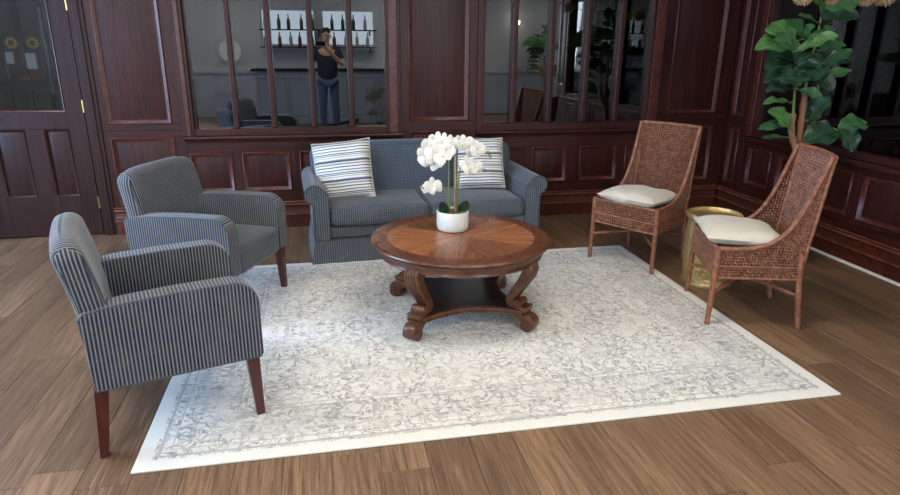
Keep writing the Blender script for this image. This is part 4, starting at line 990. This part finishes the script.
body = [((0, 0, 1.00), (.15, .10)), ((0, 0, 1.22), (.145, .10)), ((0, -.01, 1.42), (.17, .105)), ((0, -.01, 1.52), (.06, .055)), ((0, .01, 1.60), (.052, .055)), ((0, .025, 1.66), (.072, .085)), ((0, .02, 1.74), (.076, .095)), ((0, .01, 1.80), (.05, .06)),
        ((-.20, -.01, 1.44), .058), ((-.275, -.02, 1.16), .043), ((-.295, .03, .93), .031), (tuple(HL), (.038, .02)),
        ((.20, -.01, 1.44), .058), ((.27, .10, 1.20), .045), ((.05, .30, 1.44), .032), ((-.02, .335, 1.50), (.036, .022)),
        ((-.10, 0, .90), .088), ((-.11, .02, .50), .060), ((-.12, -.01, .10), .040), ((-.125, .10, .045), (.04, .03)),
        ((.10, 0, .90), .088), ((.11, .02, .50), .060), ((.12, -.01, .10), .040), ((.125, .10, .045), (.04, .03))]
edges = [(0,1),(1,2),(2,3),(3,4),(4,5),(5,6),(6,7),(2,8),(8,9),(9,10),(10,11),(2,12),(12,13),(13,14),(14,15),(0,16),(16,17),(17,18),(18,19),(0,20),(20,21),(21,22),(22,23)]
fi = [((-.32, .075, .795), (-.315, .085, .755)), ((-.305, .08, .785), (-.30, .088, .74)), ((-.29, .08, .79), (-.285, .086, .745)), ((-.277, .075, .80), (-.272, .08, .765)), ((-.275, .09, .855), (-.27, .105, .825))]
for a, b in fi: k = len(body); body += [(a, .0095), (b, .008)]; edges += [(11, k), (k, k+1)]
fr_ = [((-.055, .372, 1.545), (-.085, .398, 1.552)), ((-.045, .372, 1.525), (-.08, .40, 1.535)), ((-.035, .368, 1.505), (-.07, .398, 1.518)), ((-.03, .362, 1.487), (-.06, .39, 1.50)), ((-.015, .375, 1.545), (-.04, .402, 1.572))]
for a, b in fr_: k = len(body); body += [(a, .0095), (b, .008)]; edges += [(15, k), (k, k+1)]
skin('body', body, edges, SKIN, pe)
skin('polo_shirt', [((0, 0, .84), (.19, .135)), ((0, 0, 1.16), (.19, .135)), ((0, -.01, 1.42), (.215, .145)), ((0, -.01, 1.54), (.085, .08)), ((-.20, -.01, 1.44), .076), ((-.25, -.015, 1.26), .066), ((.20, -.01, 1.44), .076), ((.245, .055, 1.28), .066)], [(0,1),(1,2),(2,3),(2,4),(4,5),(2,6),(6,7)], SHIRT, pe)
skin('jeans', [((0, 0, 1.00), (.165, .118)), ((-.10, 0, .90), .104), ((-.11, .02, .50), .076), ((-.12, -.01, .09), .066), ((.10, 0, .90), .104), ((.11, .02, .50), .076), ((.12, -.01, .09), .066)], [(0,1),(1,2),(2,3),(0,4),(4,5),(5,6)], JEANS, pe)
hair = MB().soft((.082, .10, .06), .055, 4, lambda q: Vector((q.x, q.y-.012*(q.z < 0), q.z)), Matrix.Translation((0, -.002, 1.785))).build('hair', HAIR, pe, smooth=70)
MB().soft((.012, .016, .022), .011, 2, None, Matrix.Translation((0, .118, 1.675))).build('nose', SKIN, pe, smooth=70)
MB().soft((.024, .006, .006), .005, 2, None, Matrix.Translation((0, .108, 1.632))).build('mouth', plain('lip_skin', srgb(150,90,80), .5), pe, smooth=70)
for s in (-1, 1):
    MB().soft((.012, .008, .007), .006, 2, None, Matrix.Translation((s*.032, .108, 1.705))).build('eye', plain('eye_dark', srgb(40,34,32), .3), pe, smooth=70)
    MB().soft((.010, .022, .032), .009, 2, None, Matrix.Translation((s*.082, .01, 1.69))).build('ear', SKIN, pe, smooth=70)
    MB().soft((.048, .135, .045), .04, 4, lambda q: Vector((q.x, q.y, q.z*(1 if q.y < 0 else .75)-(.01 if q.y > 0 else 0))), Matrix.Translation((s*.125, .05, .047))).build('shoe', SHOE, pe, smooth=70)
ph = empty('phone', (.055, -.022, 1.575), 0, 'dark phone held sideways in front of the person, mirrored in the window', 'phone')
MB().box(-.078, .078, -.004, .004, -.037, .037).build('phone_body', BLACKM, ph, bevel=.003)
MB().lathe([(.001, .0055), (.009, .0055), (.010, .003), (.010, 0)], 14, Matrix.Translation((-.055, 0, .02)) @ Matrix.Rotation(R_(-90), 4, 'X')).build('phone_lens', plain('lens_glass', srgb(12,12,16), .05), ph)
